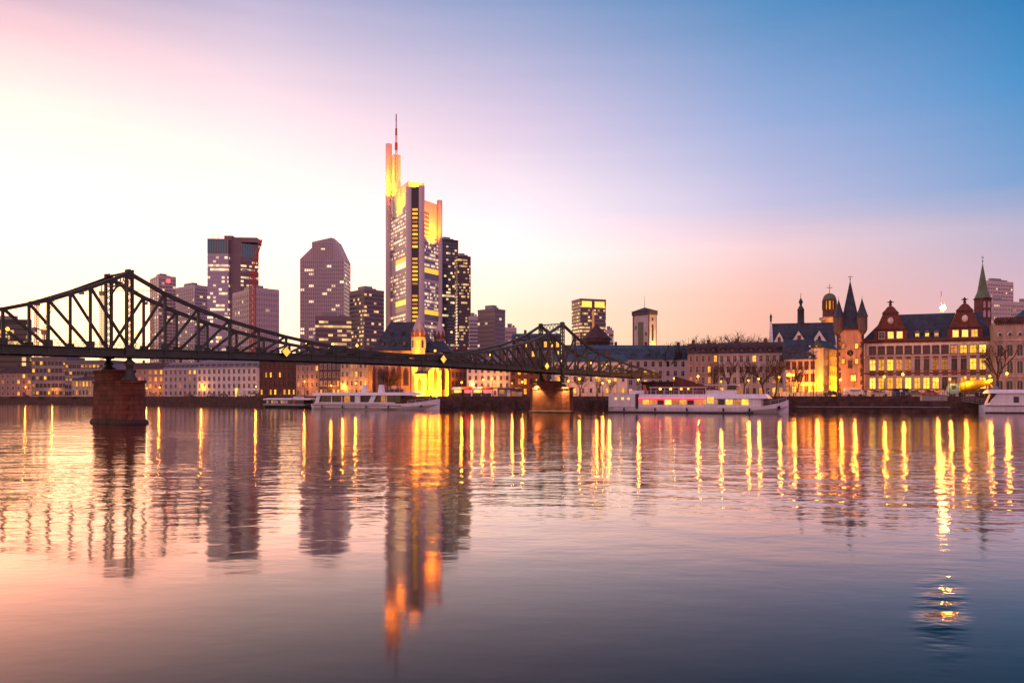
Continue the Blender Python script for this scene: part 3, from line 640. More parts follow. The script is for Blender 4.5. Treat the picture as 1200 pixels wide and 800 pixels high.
# tower with sliced shoulders
d = 820; x0 = gx(352, d); Hh = gz(280, d)-G; s = d/F
o = thing('office_tower', 'tall pink tower with sloping shoulders and a few lit storeys', 'tower', (x0, d, G-.05), 0)
prof = [(0,0),(51*s,0),(51*s,gz(303,d)-G),(40*s,Hh+.5),(36*s,Hh+1.5),(13.5*s,Hh-3),(13.5*s,gz(290,d)-G),(0,gz(303,d)-G)]
mb = MB(); mb.prism(prof, 'y', 0, 34); mb.build('wall', TW['mauve'], o)
TGs = tower_glass('sliced_tower_glass', (.27,.20,.24), 1, .05, 4.5, (1,.70,.40), 1.6, .05)
n = 38; zt = gz(305, d)-G
bands(o, [(0,0),(51*s,0),(51*s,34),(0,34)], 3, zt, 34, TGs, .55)
bands(o, [(13.5*s,0),(39*s,0),(39*s,34),(13.5*s,34)], zt+.6, Hh-4, 7, TGs, .55)
for i in range(22):
    x = 51*s*i/21; zz = Hh-1
    for (a, za), (b, zb) in zip([(0,gz(303,d)-G),(13.4*s,gz(290,d)-G),(13.6*s,Hh-3),(36*s,Hh+1.5),(51*s,gz(303,d)-G)], [(13.4*s,gz(290,d)-G),(13.6*s,Hh-3),(36*s,Hh+1.5),(51*s,gz(303,d)-G),(99*s,0)]):
        if a <= x <= b: zz = za+(zb-za)*(x-a)/(b-a); break
    mb = MB(); mb.box(x-.3, x+.3, -.5, .02, 2, zz-.3); mb.build('mullion', TW['pink'], o)
tower(409.5, 427, 450, 690, 42, 339, 'dark brown flat-topped tower with rows of lit windows left of the tallest tower', TW['brown'], TG['dark'], 24, 0, 0, .5)
tower(369.5, 371, 411, 600, 12, 375, 'low dark office block with lit windows below the tower with sloping shoulders', TW['brown'], TG['busy'], 16, 0, 0, .5, name='office_building')
# ------------------------------------------------------------------ tallest tower: triangular plan, stone corner columns, floodlit stepped crown
d = 800; o = thing('skyscraper', 'tallest skyscraper with a stepped crown floodlit yellow and a mast', 'skyscraper', (gx(486, d), d, G-.05), 0)
s = d/F; S = 62.0; A = R(58); AL = math.pi-R(58)
vL = Vector((math.cos(AL)*S, math.sin(AL)*S)); vR = Vector((math.cos(A)*S*.99, math.sin(A)*S*.99))
# scale the two faces so that their far ends fall where they show
def endpt(px, ang): 
    c, sn = math.cos(ang), math.sin(ang); k = (px-600)/F; X0 = gx(486, d); l = (k*d-X0)/(c-k*sn); return Vector((c*l, sn*l))
vL = endpt(454, AL); vR = endpt(515, A)
def zd(py, dy=0): return gz(py, d+dy)-G
HF, HLc, HRc = zd(216), zd(169, vL.y), zd(236, vR.y)
CW = mat('skyscraper_stone', (.58,.46,.47), .6, .06, .03)
cg = tower_glass('skyscraper_glass', (.2,.15,.17), 1, .40, 2.4, (1,.66,.36), 1.05, .22)
def col(c, r, h, name='corner_column', m=CW, n=14): 
    mb = MB(); mb.lathe([(r,0),(r,h-.8),(r*.96,h)], n, (c.x, c.y)); return mb.build(name, m, o)
col(Vector((-6.0,5)), 3.5, HF-1.5); col(Vector((6.0,5)), 3.3, HF-.5)
mb = MB(); mb.box(-6.0, 6.0, 2.6, 10, 0, HF-2); mb.build('stair_shaft', TW['dark'], o)
for k in range(44):
    z = 30+k*4.1
    if z > HF-22 or k in (9,10,18,19,27,28): continue
    mb = MB(); mb.box(-2.6, 2.6, 2.35, 2.58, z, z+2.1); mb.build('stair_window', M['lit'] if (k*7) % 5 else M['lit2'], o)
col(vL+Vector((1.4,0)), 3.3, HLc); col(vR+Vector((.2,0)), 2.7, HRc+1)
hL, hR = zd(236), zd(275)
inL = Vector((-7,9)); inR = Vector((7,9)); back = Vector((0, vL.y+8))
def face(name, a, b, h, n, skyg, m):
    poly = [tuple(a), tuple(b), tuple(back)]
    t = (b-a).normalized()
    mb = MB(); mb.prism([tuple(a), tuple(b), tuple(back)], 'z', 0, h); mb.build('facade', CW, o)
    hh = h/n; ang = math.atan2(t.y, t.x); L = (b-a).length
    mb = MB(); mb.uv[0] = [(0,0),(L,0),(L,1),(0,1)]; mb.add([(0,-.15,0),(L,-.15,0),(L,-.15,hh*.55),(0,-.15,hh*.55)], [(0,1,2,3)])
    me = mb.mesh('window_band', False); me.materials.append(m)
    for k in range(2, n-1):
        z = hh*k+hh*.2
        if any(z0-1 < z+hh*.5 < z1+1 for z0, z1 in skyg): continue
        link('window_band', me, o, (a.x, a.y, z), ang)
    for z0, z1 in skyg:      # sky gardens: tall open halls glowing from inside
        Mx = Matrix.Translation((a.x, a.y, 0)) @ Matrix.Rotation(ang, 4, 'Z')
        f0, f1 = (.30, 1.0) if name == 'L' else (0.0, .95)
        mb = MB(); mb.box(L*f0, L*f1, -.25, -.02, z0, z0+(z1-z0)*.55, Mx); mb.build('sky_garden', cg, o)
        mb = MB(); mb.box(L*f0, L*f1, -.25, -.02, z0+(z1-z0)*.56, z1, Mx); mb.build('sky_garden_light', M['yellow_glass'], o)
        mb = MB(); mb.box(L*f0-.4, L*f1+.4, -1.2, -.02, z1+.05, z1+1.0, Mx); mb.build('sky_garden_soffit', CW, o)
fL = Vector((vL.x+3.5, vL.y)); 
face('L', fL, inL, hL, 50, [(zd(310),zd(297)), (zd(362),zd(348))], cg)
face('R', inR, vR, hR, 44, [(zd(324),zd(311)), (zd(373),zd(361))], cg)
# stepped crown
CR = mat('crown_panels', (.62,.52,.42), .6, .08, .05)
mid = fL*.5+inL*.5
t = (inL-fL).normalized(); ang = math.atan2(t.y, t.x); L = (inL-fL).length; Mx = Matrix.Translation((fL.x, fL.y, hL)) @ Matrix.Rotation(ang, 4, 'Z')
h1 = zd(208)-hL; h2 = zd(170, 20)-hL
mb = MB(); mb.box(.5, L*.93, 1.5, 18, 0, h1, Mx); mb.build('crown_lower', CR, o)
mb = MB(); mb.box(L*.48, L*.52, 1.0, 1.49, 0, h1-.5, Mx); mb.box(L*.9, L*.95, 1.0, 1.49, 0, h1, Mx); mb.build('crown_fin', CW, o)
mb = MB(); mb.box(-3.2, L*.16, .6, 8, h1+.02, h2, Mx); mb.build('crown_upper', CR, o)
t2 = (vR-inR).normalized(); an2 = math.atan2(t2.y, t2.x); L2 = (vR-inR).length; My = Matrix.Translation((inR.x, inR.y, hR)) @ Matrix.Rotation(an2, 4, 'Z')
h3 = zd(236, vR.y*.6)-hR
mb = MB(); mb.box(1, L2*.96, 2.0, 16, 0, h3, My); mb.build('crown_lower', CR, o)
bands_m = MB()
for k in range(6): bands_m.box(1.5, L2*.45, 1.7, 1.98, 3+k*4.2, 5.2+k*4.2, My)
bands_m.build('crown_louvre', TW['brown'], o)
def crown_light(Mm, x, y, z, tz, tx, power, ang=120):
    p = Mm @ Vector((x, y, z)); q = Mm @ Vector((tx, 6, tz))
    spot('crown_floodlight', o, tuple(p), tuple(q), power, (1,.24,.004), ang, .9, 1.0)
crown_light(Mx, L*.5, -15, -10, h1*.55, L*.5, 420000, 80)
crown_light(Mx, L*.25, -17, h1-10, h1+(h2-h1)*.5, L*.02, 620000, 75)
spot('crown_floodlight', o, (4, -6, HF+1), tuple(Mx @ Vector((L*.14, 4, h1+(h2-h1)*.45))), 380000, (1,.24,.004), 75, .9, 1.0)
crown_light(My, L2*.5, -15, -10, h3*.5, L2*.5, 480000, 80)
# mast
mp = Mx @ Vector((L*.52, 9, 0))
mxx = gx(464.3, d+mp.y)-gx(486, d)
mb = MB(); zA, zB, zC = zd(208, 20), zd(170, 20), zd(127, 20)
for i in range(3):
    a = 2*math.pi*i/3; mb.bar((mxx+2.0*math.cos(a), mp.y+2.0*math.sin(a), zA), (mxx+.9*math.cos(a), mp.y+.9*math.sin(a), zB), .35)
for k in range(8):
    f0, f1 = k/8, (k+1)/8
    for i in range(3):
        a, b = 2*math.pi*i/3, 2*math.pi*(i+1)/3; r0, r1 = 2-1.1*f0, 2-1.1*f1
        mb.bar((mxx+r0*math.cos(a), mp.y+r0*math.sin(a), zA+(zB-zA)*f0), (mxx+r1*math.cos(b), mp.y+r1*math.sin(b), zA+(zB-zA)*f1), .2)
mb.build('mast_lattice', M['grey_metal'], o)
for k in range(5):
    z0 = zB+(zC-zB)*k/5; z1 = zB+(zC-zB)*(k+1)/5-.02; mb = MB(); mb.tube((mxx, mp.y, z0), (mxx, mp.y, z1), 1.5-.22*k, 1.4-.22*k, 10); mb.build('mast', [M['red_cloth'], M['white_paint']][k % 2], o)
# ------------------------------------------------------------------ right of it
tower(510, 518, 537, 960, 30, 280, 'dark blue glass tower close behind the right edge of the tallest skyscraper', TW['dark'], TG['blue'], 46, 0, 0, .62)
tower(533, 536, 551.5, 930, 20, 300, 'dark slim glass tower with scattered lit rooms, right-hand one of the glass pair', TW['dark'], TG['dark'], 44, 8, 3, .62, fin=TW['brown'], finw=.3)
tower(549.5, 550, 560.5, 800, 8, 371, 'small grey slab beside the dark glass towers', TW['mauve'], TG['plain'], 20, 0, 0, .5, name='office_building')
tower(560, 580, 592, 690, 52, 362, 'brown ribbed tower block standing alone left of the far bridge portal', TW['brown'], TG['plain'], 18, 0, 0, .55)
tower(592, 592.3, 605, 760, 8, 384, 'small pale office block right of the brown ribbed tower block', TW['pink'], TG['plain'], 14, 4, 0, .5, name='office_building')
o, w, dp, H = tower(670, 680, 710, 900, 20, 350, 'square brown tower with a brightly lit top storey above the far portal', TW['brown'], TG['dark'], 26, 0, 0, .5, plant=False)
for i in range(2):
    mb = MB(); mb.box(w*(.06+.5*i), w*(.44+.5*i), -.3, -.16, H-9, H-2.4); mb.build('top_window', M['lit3'], o)
mb = MB(); mb.box(w*.46, w*.54, -.3, -.12, 0, H-12); mb.build('lit_stair', M['lit2'], o)
tower(709, 710, 719, 760, 15, 387, 'small stepped pale block right of the hip-roofed tower', TW['pink'], TG['busy'], 14, 0, 0, .5, name='office_building')
tower(1150, 1157, 1187, 980, 20, 329, 'pale slab tower with a lit storey behind the green church spire', TW['stone'], TG['mauve'], 30, 10, 3, .4, finw=1.0)
tower(1184, 1184.5, 1235, 900, 5, 354, 'broad pale tower block with a small blue sign at the right edge', TW['stone'], TG['plain'], 22, 24, 0, .4, finw=.8)
tower(1158, 1159, 1184, 895, 4, 353, 'lower pale tower block beneath the slab tower at the right', TW['stone'], TG['plain'], 22, 14, 0, .4, finw=.8)
# hip-roofed tower and tall square tower with a hip roof
d = 430; o = thing('round_tower', 'dark stone tower with a wide hip roof in front of the square brown tower', 'tower', (gx(699, d), d, G-.05), R(20))
h = gz(397, d)-G; r = 15*d/F
mb = MB(); mb.lathe([(r,0),(r,h-2),(r*1.06,h-1.9),(r*1.06,h)], 8, ph=R(22)); mb.build('wall', M['plaster_dark'], o)
mb = MB(); mb.lathe([(r*1.16,h+.01),(r*.6,gz(388,d)-G),(.1,gz(380,d)-G)], 8, ph=R(22), smooth=False); mb.build('roof', M['roof_brown'], o)
mb0 = MB(); mb0.box(-.5, .5, -.1, .12, 0, 1.9); me = mb0.mesh('window'); me.materials.append(M['glass'])
for k in range(16):
    a = 2*math.pi*k/16; c = math.cos(R(22.5)); link('window', me, o, (r*1.0*math.cos(a), r*1.0*math.sin(a), h-5.2), a+math.pi/2)
d = 460; x0 = gx(760.5, d); H = gz(368, d)-G; r_ = R(38); s = d/F
o = thing('city_tower', 'tall square stone tower with hip roof and thin flagpole above the long slate roof', 'tower', (x0, d, G-.05), r_)
k0, k1 = (742-600)/F, (769-600)/F; w = (k1*d-x0)/(math.cos(r_)-k1*math.sin(r_)); dp = (x0-k0*d)/(math.sin(r_)+k0*math.cos(r_))
mb = MB(); mb.box(0, w, 0, dp, 0, H); mb.build('wall', M['stone_pale'], o)
mb = MB(); mb.box(-.2, .3, -.2, .3, 0, H-.02); mb.box(w-.3, w+.2, -.2, .3, 0, H-.02); mb.box(-.25, .5, dp-.5, dp+.25, 0, H-.02); mb.build('corner_stone', M['sand_red'], o)
mb = MB(); mb.box(-.6, w+.6, -.6, dp+.6, H, H+2.2); mb.build('cornice', M['plaster_dark'], o)
hr = gz(358.5, d)-G; mb = MB(); mb.add([(-1,-1,H+2.21),(w+1,-1,H+2.21),(w+1,dp+1,H+2.21),(-1,dp+1,H+2.21),(w/2,dp/2,hr)], [(0,1,4),(1,2,4),(2,3,4),(3,0,4),(3,2,1,0)]); ro = mb.build('roof', M['slate'], o)
mb = MB(); mb.tube((w/2,dp/2,hr-.2), (w/2,dp/2,gz(345,d)-G), .15, .06, 6); mb.build('flagpole', M['iron_black'], ro)
for (xa, xb, za, zb) in ((w*.38,w*.6,H-15,H-6),(w*.4,w*.58,H-3.6,H-1.8)): mb = MB(); mb.box(xa, xb, -.2, -.02, za, zb); mb.build('window', M['glass'], o)
for (ya, yb, za, zb) in ((dp*.35,dp*.68,H-20,H-4),(dp*.14,dp*.24,H-12,H-10),(dp*.14,dp*.24,H-20,H-18),(dp*.78,dp*.88,H-8,H-6)): mb = MB(); mb.box(-.2, -.02, ya, yb, za, zb); mb.build('window', M['glass'], o)
spot('wall_floodlight', o, (w*.5, -14, H-30), (w*.5, 0, H-10), 90000, (1,.52,.12), 70)
# ------------------------------------------------------------------ building cranes
def crane(px, ytop, d, yjib, px_l, px_r, label, m, luff=None, wd=1.7):
    o = thing('tower_crane', label, 'crane', (gx(px, d), d, G), 0, 'tower cranes'); s = d/F
    H = gz(ytop, d)-G; hj = gz(yjib, d)-G
    mb = MB(); q = wd/2; kf = max(1, wd/1.7)
    for sx in (-q, q):
        for sy in (-q, q): mb.box(sx-.14*kf, sx+.14*kf, sy-.14*kf, sy+.14*kf, 0, hj)
    n = int(hj/wd/1.3)
    for k in range(n):
        a, b = hj*k/n, hj*(k+1)/n
        for sy in (-q, q): mb.bar((-q,sy,a), (q,sy,b), .12*kf); mb.bar((q,sy,a), (-q,sy,b), .12*kf)
    mb.build('mast', m, o)
    mb = MB(); mb.box(-1.2, 1.6, -1.3, 1.3, hj+.02, hj+2.6); mb.build('cab', m, o)
    mb = MB()
    if luff:
        dx, dz = luff; p = Vector((0,0,hj+2)); e = Vector((dx*s, 0, hj+2+dz*s)); L = (e-p).length; u = (e-p).normalized(); v = Vector((-u.z,0,u.x))
    else:
        p = Vector(((px_l-px)*s,0,hj+2.8)); e = Vector(((px_r-px)*s,0,hj+2.8)); L = (e-p).length; u = (e-p).normalized(); v = Vector((0,0,1))
    for oo in (Vector((0,-.6,0)), Vector((0,.6,0)), v*1.3): mb.bar(p+oo, e+oo, .22*kf)
    n = max(4, int(L/2.2))
    for k in range(n):
        a, b = p+u*(L*k/n), p+u*(L*(k+.5)/n); c = p+u*(L*(k+1)/n)
        mb.bar(a+Vector((0,-.6,0)), b+v*1.3, .11); mb.bar(b+v*1.3, c+Vector((0,-.6,0)), .11)
    mb.build('jib', m, o)
    mb = MB()
    if luff: mb.bar((0,0,hj+2), (-6,0,hj+4), .8); mb.box(-7.5, -4.5, -1, 1, hj+1.5, hj+4)
    else: mb.bar((0,0,hj+2.8), (0,0,H), .5); mb.bar((0,0,H), tuple(e*.6+p*.4), .1); mb.bar((0,0,H), tuple(p), .1); mb.box((px_l-px)*s, (px_l-px)*s+3, -.9, .9, hj+.6, hj+2.6)
    mb.build('counterweight', M['concrete'], o)
crane_y = mat('yellow_crane_paint', (.38,.22,.10), .6, .2, 1); crane_r = mat('red_crane_paint', (.5,.05,.04), .6, .2, 1)
crane(43, 352, 520, 358, 34, 68, 'pale yellow tower crane mast behind the truss at the far left', crane_y)
crane(52, 390, 450, 392, 0, 0, 'small luffing crane beside the far left crane mast', crane_y, luff=(10,35), wd=1.2)
crane(119, 334, 560, 346, 93, 190, 'tall tower crane with a long flat jib left of the near bridge portal', crane_y)
crane(178, 350, 600, 358, 168, 176, 'stubby yellow tower crane right of the near bridge portal', crane_y)
crane(296, 315, 600, 322, 0, 0, 'red luffing crane with a raised jib in front of the twin-winged tower', crane_r, luff=(11,38), wd=3.4)
# ================================================================== riverside houses
WCACHE = {}
def win_meshes(w, h, fm, style='cross', arch=False):
    k = (round(w,2), round(h,2), fm.name, style, arch)
    if k in WCACHE: return WCACHE[k]
    f = MB(); t = max(.09, w*.10); P = -.09
    def arc(r, n=8): return [(r*math.cos(math.pi*i/n), r*math.sin(math.pi*i/n)) for i in range(n+1)]
    if not arch:
        f.box(-w/2-t, -w/2, P, .16, -t, h+t); f.box(w/2, w/2+t, P, .16, -t, h+t); f.box(-w/2, w/2, P, .16, h, h+t*1.3); f.box(-w/2-t*1.6, w/2+t*1.6, P-.1, .16, -t*1.5, -.002)
        top = h
    else:
        hs = h-w/2; f.box(-w/2-t, -w/2, P, .16, -t, hs); f.box(w/2, w/2+t, P, .16, -t, hs); f.box(-w/2-t*1.4, w/2+t*1.4, P-.08, .16, -t*1.4, -.002)
        a, b = arc(w/2), arc(w/2+t)
        for i in range(8):
            q = [(a[i][0],hs+a[i][1]), (b[i][0],hs+b[i][1]), (b[i+1][0],hs+b[i+1][1]), (a[i+1][0],hs+a[i+1][1])]; f.prism(q, 'y', P, .16)
        top = hs
    b = max(.05, w*.055)
    if style == 'cross': f.box(-b/2, b/2, .04, .12, 0, h-.01); f.box(-w/2, -b/2, .045, .12, h*.62, h*.62+b); f.box(b/2, w/2, .045, .12, h*.62, h*.62+b)
    elif style == 'sash': f.box(-b/2, b/2, .04, .12, 0, h-.01)
    elif style == 'grid':
        f.box(-b/2, b/2, .04, .12, 0, h-.01)
        for q in (.25, .5, .75): f.box(-w/2, -b/2, .045, .12, h*q, h*q+b*.7); f.box(b/2, w/2, .045, .12, h*q, h*q+b*.7)
    fm_ = f.mesh('window'); fm_.materials.append(fm)
    p = MB()
    if arch:
        hs = h-w/2; pts = [(-w/2,0),(w/2,0)]+[(w/2*math.cos(math.pi*i/8), hs+w/2*math.sin(math.pi*i/8)) for i in range(9)]; p.prism(pts, 'y', .121, .15)
    else: p.box(-w/2, w/2, .121, .15, 0, h)
    pms = {}
    for n in ('glass','lit','lit2','lit3'):
        me = p.mesh('pane'); me.materials.append(M[n]); pms[n] = me
    WCACHE[k] = (fm_, pms); return WCACHE[k]
def window(parent, x, z, w, h, fm='frame_white', pane='glass', style='cross', arch=False, y=0.0, rz=0.0):
    f, p = win_meshes(w, h, M[fm], style, arch)
    o = link('window', f, parent, (x, y, z), rz); link('pane', p[pane], o); return o
def facade(mb, Wd, z0, z1, rows, t=.35):
    """front wall with real openings; rows = [(sill, head, [(x0,x1),...])] bottom to top"""
    z = z0
    for sill, head, ops in rows:
        if sill > z: mb.box(0, Wd, 0, t, z, sill)
        x = 0
        for a, b in sorted(ops):
            mb.box(x, a, 0, t, sill, head); x = b
        mb.box(x, Wd, 0, t, sill, head); z = head
    mb.box(0, Wd, 0, t, z, z1)
def roof_mesh(kind, Wd, D, h, oh=.35, hipx=None):
    mb = MB()
    if kind == 'gable': mb.prism([(-oh,0),(D/2,h),(D+oh,0)], 'x', -oh*.5, Wd+oh*.5)
    elif kind == 'mansard':
        i = min(2.6, D*.25); mb.prism([(-oh,0),(i,h*.72),(D/2,h),(D-i,h*.72),(D+oh,0)], 'x', -.15, Wd+.15)
    elif kind == 'hip':
        i = hipx if hipx is not None else min(D/2, Wd/2*.98)
        mb.add([(-oh,-oh,0),(Wd+oh,-oh,0),(Wd+oh,D+oh,0),(-oh,D+oh,0),(i,D/2,h),(Wd-i,D/2,h)], [(0,1,5,4),(1,2,5),(2,3,4,5),(3,0,4),(3,2,1,0)])
    elif kind == 'front': mb.prism([(-oh,0),(Wd/2,h),(Wd+oh,0)], 'y', -oh, D)
    elif kind == 'flat': mb.box(-oh, Wd+oh, -oh, D+oh, 0, h)
    return mb
def frame_at(px0, px1, d, r):
    ra = R(r); x0 = gx(px0, d); k1 = (px1-600)/F; return x0, (k1*d-x0)/(math.cos(ra)-k1*math.sin(ra)), ra
def house(name, label, px0, px1, d, r, yeave, yridge, floors, bays, wall, roof, kind='mansard', D=11, lit=.2, fm='frame_white', group=None, ww=.42, wh=.55, dormers=0, chim=2, ground=None, style='cross', cornice=None, arch=False, door=True, z_base=None, wants=('lit','lit2'), seed=0, quoins=None):
    rg = random.Random(sum(map(ord, label))+seed); x0, Wd, ra = frame_at(px0, px1, d, r)
    dm = d+.5*Wd*math.sin(ra)
    zb = (G+.1 if z_base is None else z_base)-.05; H = gz(yeave, dm)-zb; h = gz(yridge, dm)-gz(yeave, dm)
    o = thing(name, label, 'house' if 'house' in name else 'building', (x0, d, zb), ra, group)
    fh = H/floors; bw = Wd/bays; rows = []; wins = []
    for f in range(floors):
        w_, h_ = bw*ww, fh*wh; sill = f*fh+fh*(.5-wh/2)+ (0.02 if f else .05); ops = []
        for b in range(bays):
            xc = bw*(b+.5)
            if f == 0 and door and b == bays//2:
                ops.append((xc-min(w_,1.4)/2, xc+min(w_,1.4)/2)); wins.append((xc, sill, min(w_,1.4), h_, 'door')); continue
            ops.append((xc-w_/2, xc+w_/2)); wins.append((xc, sill, w_, h_, f))
        rows.append((sill, sill+h_, ops))
    mb = MB(); mb.box(0, Wd, .35, D, 0, H); facade(mb, Wd, 0, H, rows); mb.build('wall', wall, o)
    for xc, sill, w_, h_, f in wins:
        if f == 'door':
            mb = MB(); mb.box(xc-w_/2+.02, xc+w_/2-.02, .12, .2, 0.1, h_*.97+.0 if False else h_); dd = mb.build('door', M['frame_dark'], o, (0,0,sill-.1))
            mb = MB(); mb.box(xc+w_*.3, xc+w_*.38, .06, .118, h_*.45, h_*.5); mb.build('handle', M['gold'], dd); continue
        p = rg.choice(wants) if rg.random() < (ground if (f == 0 and ground is not None) else lit) else 'glass'
        window(o, xc, sill, w_, h_, fm, p, style, arch)
    if cornice: mb = MB(); mb.box(-.25, Wd+.25, -.3, .34, H-.38, H-.02); mb.build('cornice', cornice, o)
    if quoins: 
        mb = MB(); n = int(H/.6)
        for k in range(n):
            q = .75 if k % 2 else .5
            mb.box(-.06, q, -.07, -.003, k*.6, k*.6+.57); mb.box(Wd-q, Wd+.06, -.07, -.003, k*.6, k*.6+.57)
        mb.build('quoin', quoins, o)
    ro = roof_mesh(kind, Wd, D, h).build('roof', roof, o, (0,0,H+.002))
    for k in range(chim):
        xc = Wd*(k+.5)/chim+rg.uniform(-.8,.8); mb = MB(); mb.box(xc-.45, xc+.45, D/2-.35, D/2+.35, h*.55, h+1.0); mb.box(xc-.52, xc+.52, D/2-.42, D/2+.42, h+1.002, h+1.15); mb.build('chimney', M['brick_red'], ro)
    for k in range(dormers):
        xc = Wd*(k+.5)/dormers; q = min(1.5, h*.5); mb = MB()
        yf = .45
        mb.box(xc-q*.42, xc+q*.42, yf, 2.6, h*.10, h*.10+q*.8); mb.prism([(xc-q*.55,h*.10+q*.802),(xc,h*.10+q*1.2),(xc+q*.55,h*.10+q*.802)], 'y', yf-.15, 3.0)
        dm_ = mb.build('dormer', roof, ro); mb = MB(); mb.box(xc-q*.26, xc+q*.26, yf-.05, yf-.003, h*.10+q*.14, h*.10+q*.66); mb.build('pane', M['glass'], dm_) if False else mb.build('dormer_window', M['lit2'] if rg.random() < lit*.5 else M['glass'], ro)
    return o, Wd, H, h
# ---- left part, behind the bridge
house('office_building', 'long grey low office block with lit upper windows behind the far left trees', 37, 78, 430, -8, 421, 418, 5, 9, M['plaster_grey'], M['roof_grey'], 'flat', 14, .25, chim=0, ww=.6, wh=.45, fm='frame_dark', style='sash', door=False)
house('office_building', 'stepped grey office block left of the dark river pier', 76, 131, 405, -10, 425, 422, 5, 12, M['plaster_grey'], M['roof_grey'], 'flat', 14, .3, chim=0, ww=.66, wh=.4, fm='frame_dark', style='sash', door=False)
house('villa_house', 'small cream house with many lit windows at street level, far left', 84, 112, 385, -14, 445, 440, 2, 7, M['plaster_cream'], M['roof_brown'], 'hip', 9, .75, chim=2, ww=.5)
house('town_house', 'dim rose house left of the pier beside the small cream house', 0, 50, 455, -8, 437, 428, 4, 8, M['plaster_rose'], M['roof_brown'], 'mansard', 12, .3)
house('town_house', 'narrow dim house right of the dark river pier, glowing trees in front', 148, 192, 372, -14, 432, 424, 4, 7, M['plaster_rose'], M['roof_brown'], 'mansard', 12, .35)
house('apartment_house', 'pale four-storey apartment house with grey mansard, left one of the pair', 192, 231, 350, -16, 432, 423.5, 4, 7, M['stone_pale'], M['roof_grey'], 'mansard', 12, .06, dormers=7, cornice=M['stone_white'])
house('apartment_house', 'white four-storey apartment house with grey mansard, right one of the pair', 231, 301, 338, -16, 431, 421, 4, 12, M['stone_white'], M['roof_grey'], 'mansard', 12, .06, dormers=10, cornice=M['stone_white'])
house('brick_house', 'dark brick house with a lit ground floor right of the white apartment houses', 304, 347, 300, -18, 424, 413, 4, 8, M['brick_red'], M['roof_brown'], 'gable', 12, .12, ground=.9, fm='frame_dark', wants=('lit','lit3'))
house('town_house', 'rose-coloured house with tall roof behind the small excursion boat', 347, 374, 292, -18, 427, 412, 4, 5, M['plaster_rose'], M['roof_brown'], 'mansard', 12, .25, ground=.6)
house('town_house', 'dark narrow house left of the cream house by the clubhouse tree', 374, 399, 284, -18, 424, 408, 4, 5, M['plaster_dark'], M['slate'], 'front', 12, .2, ground=.6)
house('town_house', 'cream house with lit lower windows left of the large bare riverside tree', 399, 431, 277, -18, 423, 411, 4, 6, M['plaster_cream'], M['roof_brown'], 'mansard', 12, .3, ground=.6)
# ---- floodlit riverside church
d = 262; s = d/F
o = thing('church', 'riverside church with steep slate roof, two spires and a floodlit yellow choir', 'church', (gx(438, d), d, G), R(-6))
w = 64*s; H = gz(411, d)-G; hr = gz(375, d)-gz(411, d)
def gothic(mb, x, z, wd, ht, y0, y1):
    mb.prism([(x-wd/2,z),(x+wd/2,z),(x+wd/2,z+ht*.72),(x+wd*.3,z+ht*.88),(x,z+ht),(x-wd*.3,z+ht*.88),(x-wd/2,z+ht*.72)], 'y', y0, y1); return mb
mb = MB(); mb.box(0, w, 0, 15, 0, H); mb.build('nave_wall', M['plaster_rose'], o)
ro = MB().add([(-.5,-.6,H+.01),(w+.4,-.6,H+.01),(w+.4,15.6,H+.01),(-.5,15.6,H+.01),(3.6,7.5,H+hr),(w-3.4,7.5,H+hr)], [(0,1,5,4),(1,2,5),(2,3,4,5),(3,0,4),(3,2,1,0)]).build('nave_roof', M['slate'], o)
for xr, zr in ((.16,.2),(.36,.2),(.56,.2),(.28,.55),(.5,.55)):
    mb = MB(); yy = -.6+8.1*zr; mb.box(w*xr-.35, w*xr+.35, yy-.35, yy+1.0, H+hr*zr-.1, H+hr*zr+.75); mb.prism([(w*xr-.5,H+hr*zr+.752),(w*xr,H+hr*zr+1.15),(w*xr+.5,H+hr*zr+.752)], 'y', yy-.5, yy+1.3); mb.build('dormer', M['slate'], ro)
for k in range(3):
    x = 2.3+k*4.2; mb = gothic(MB(), x, 3.5, 1.9, 6.2, -.12, -.004); wi = mb.build('gothic_window', M['frame_red'], o)
    gothic(MB(), x, 3.8, 1.4, 5.5, -.16, -.122).build('pane', M['glass'], wi)
for k in range(4):
    x = .2+k*4.2; mb = MB(); mb.box(x-.35, x+.35, -1.1, -.004, 0, 8.5); mb.prism([(-1.1,8.502),(-.004,8.502),(-.004,10)], 'x', x-.35, x+.35); mb.build('buttress', M['sand_red'], o)
# spired turrets
def turret(cx, cy, r, zs, ze, zt, wallm, label, gable=True, z0=0):
    t = MB(); t.lathe([(r,z0),(r,zs-.01)], 8, (cx,cy), R(22.5), False); t.build('turret_wall', wallm, o)
    t = MB(); t.lathe([(r*1.06,zs),(r*.55,zs+(zt-zs)*.5),(.05,zt)], 8, (cx,cy), R(22.5), False); sp = t.build('spire', M['stone_pale'], o)
    for k in range(8):
        a = math.pi*2*k/8; Mx = Matrix.Translation((cx,cy,0)) @ Matrix.Rotation(a+math.pi/2, 4, 'Z'); t = MB()
        t.prism([(-r*.36,zs-1.2),(r*.36,zs-1.2),(0,zs+1.6)], 'y', -r*1.03, -r*.93); t.v = [tuple(Mx @ Vector(v)) for v in t.v]; t.build('gablet', M['sand_red'], sp)
        t = MB(); gothic(t, 0, ze-3.2 if False else zs-4.6, r*.34, 2.6, -r*.96, -r*.90); t.v = [tuple(Mx @ Vector(v)) for v in t.v]; t.build('turret_window', M['glass'] if k % 3 else M['lit'], o)
    t = MB(); t.tube((cx,cy,zt-.1), (cx,cy,zt+1.6), .06, .03, 5); t.lathe([(.03,zt+.5),(.16,zt+.62),(.03,zt+.75)], 8, (cx,cy)); t.build('finial', M['gold'], sp)
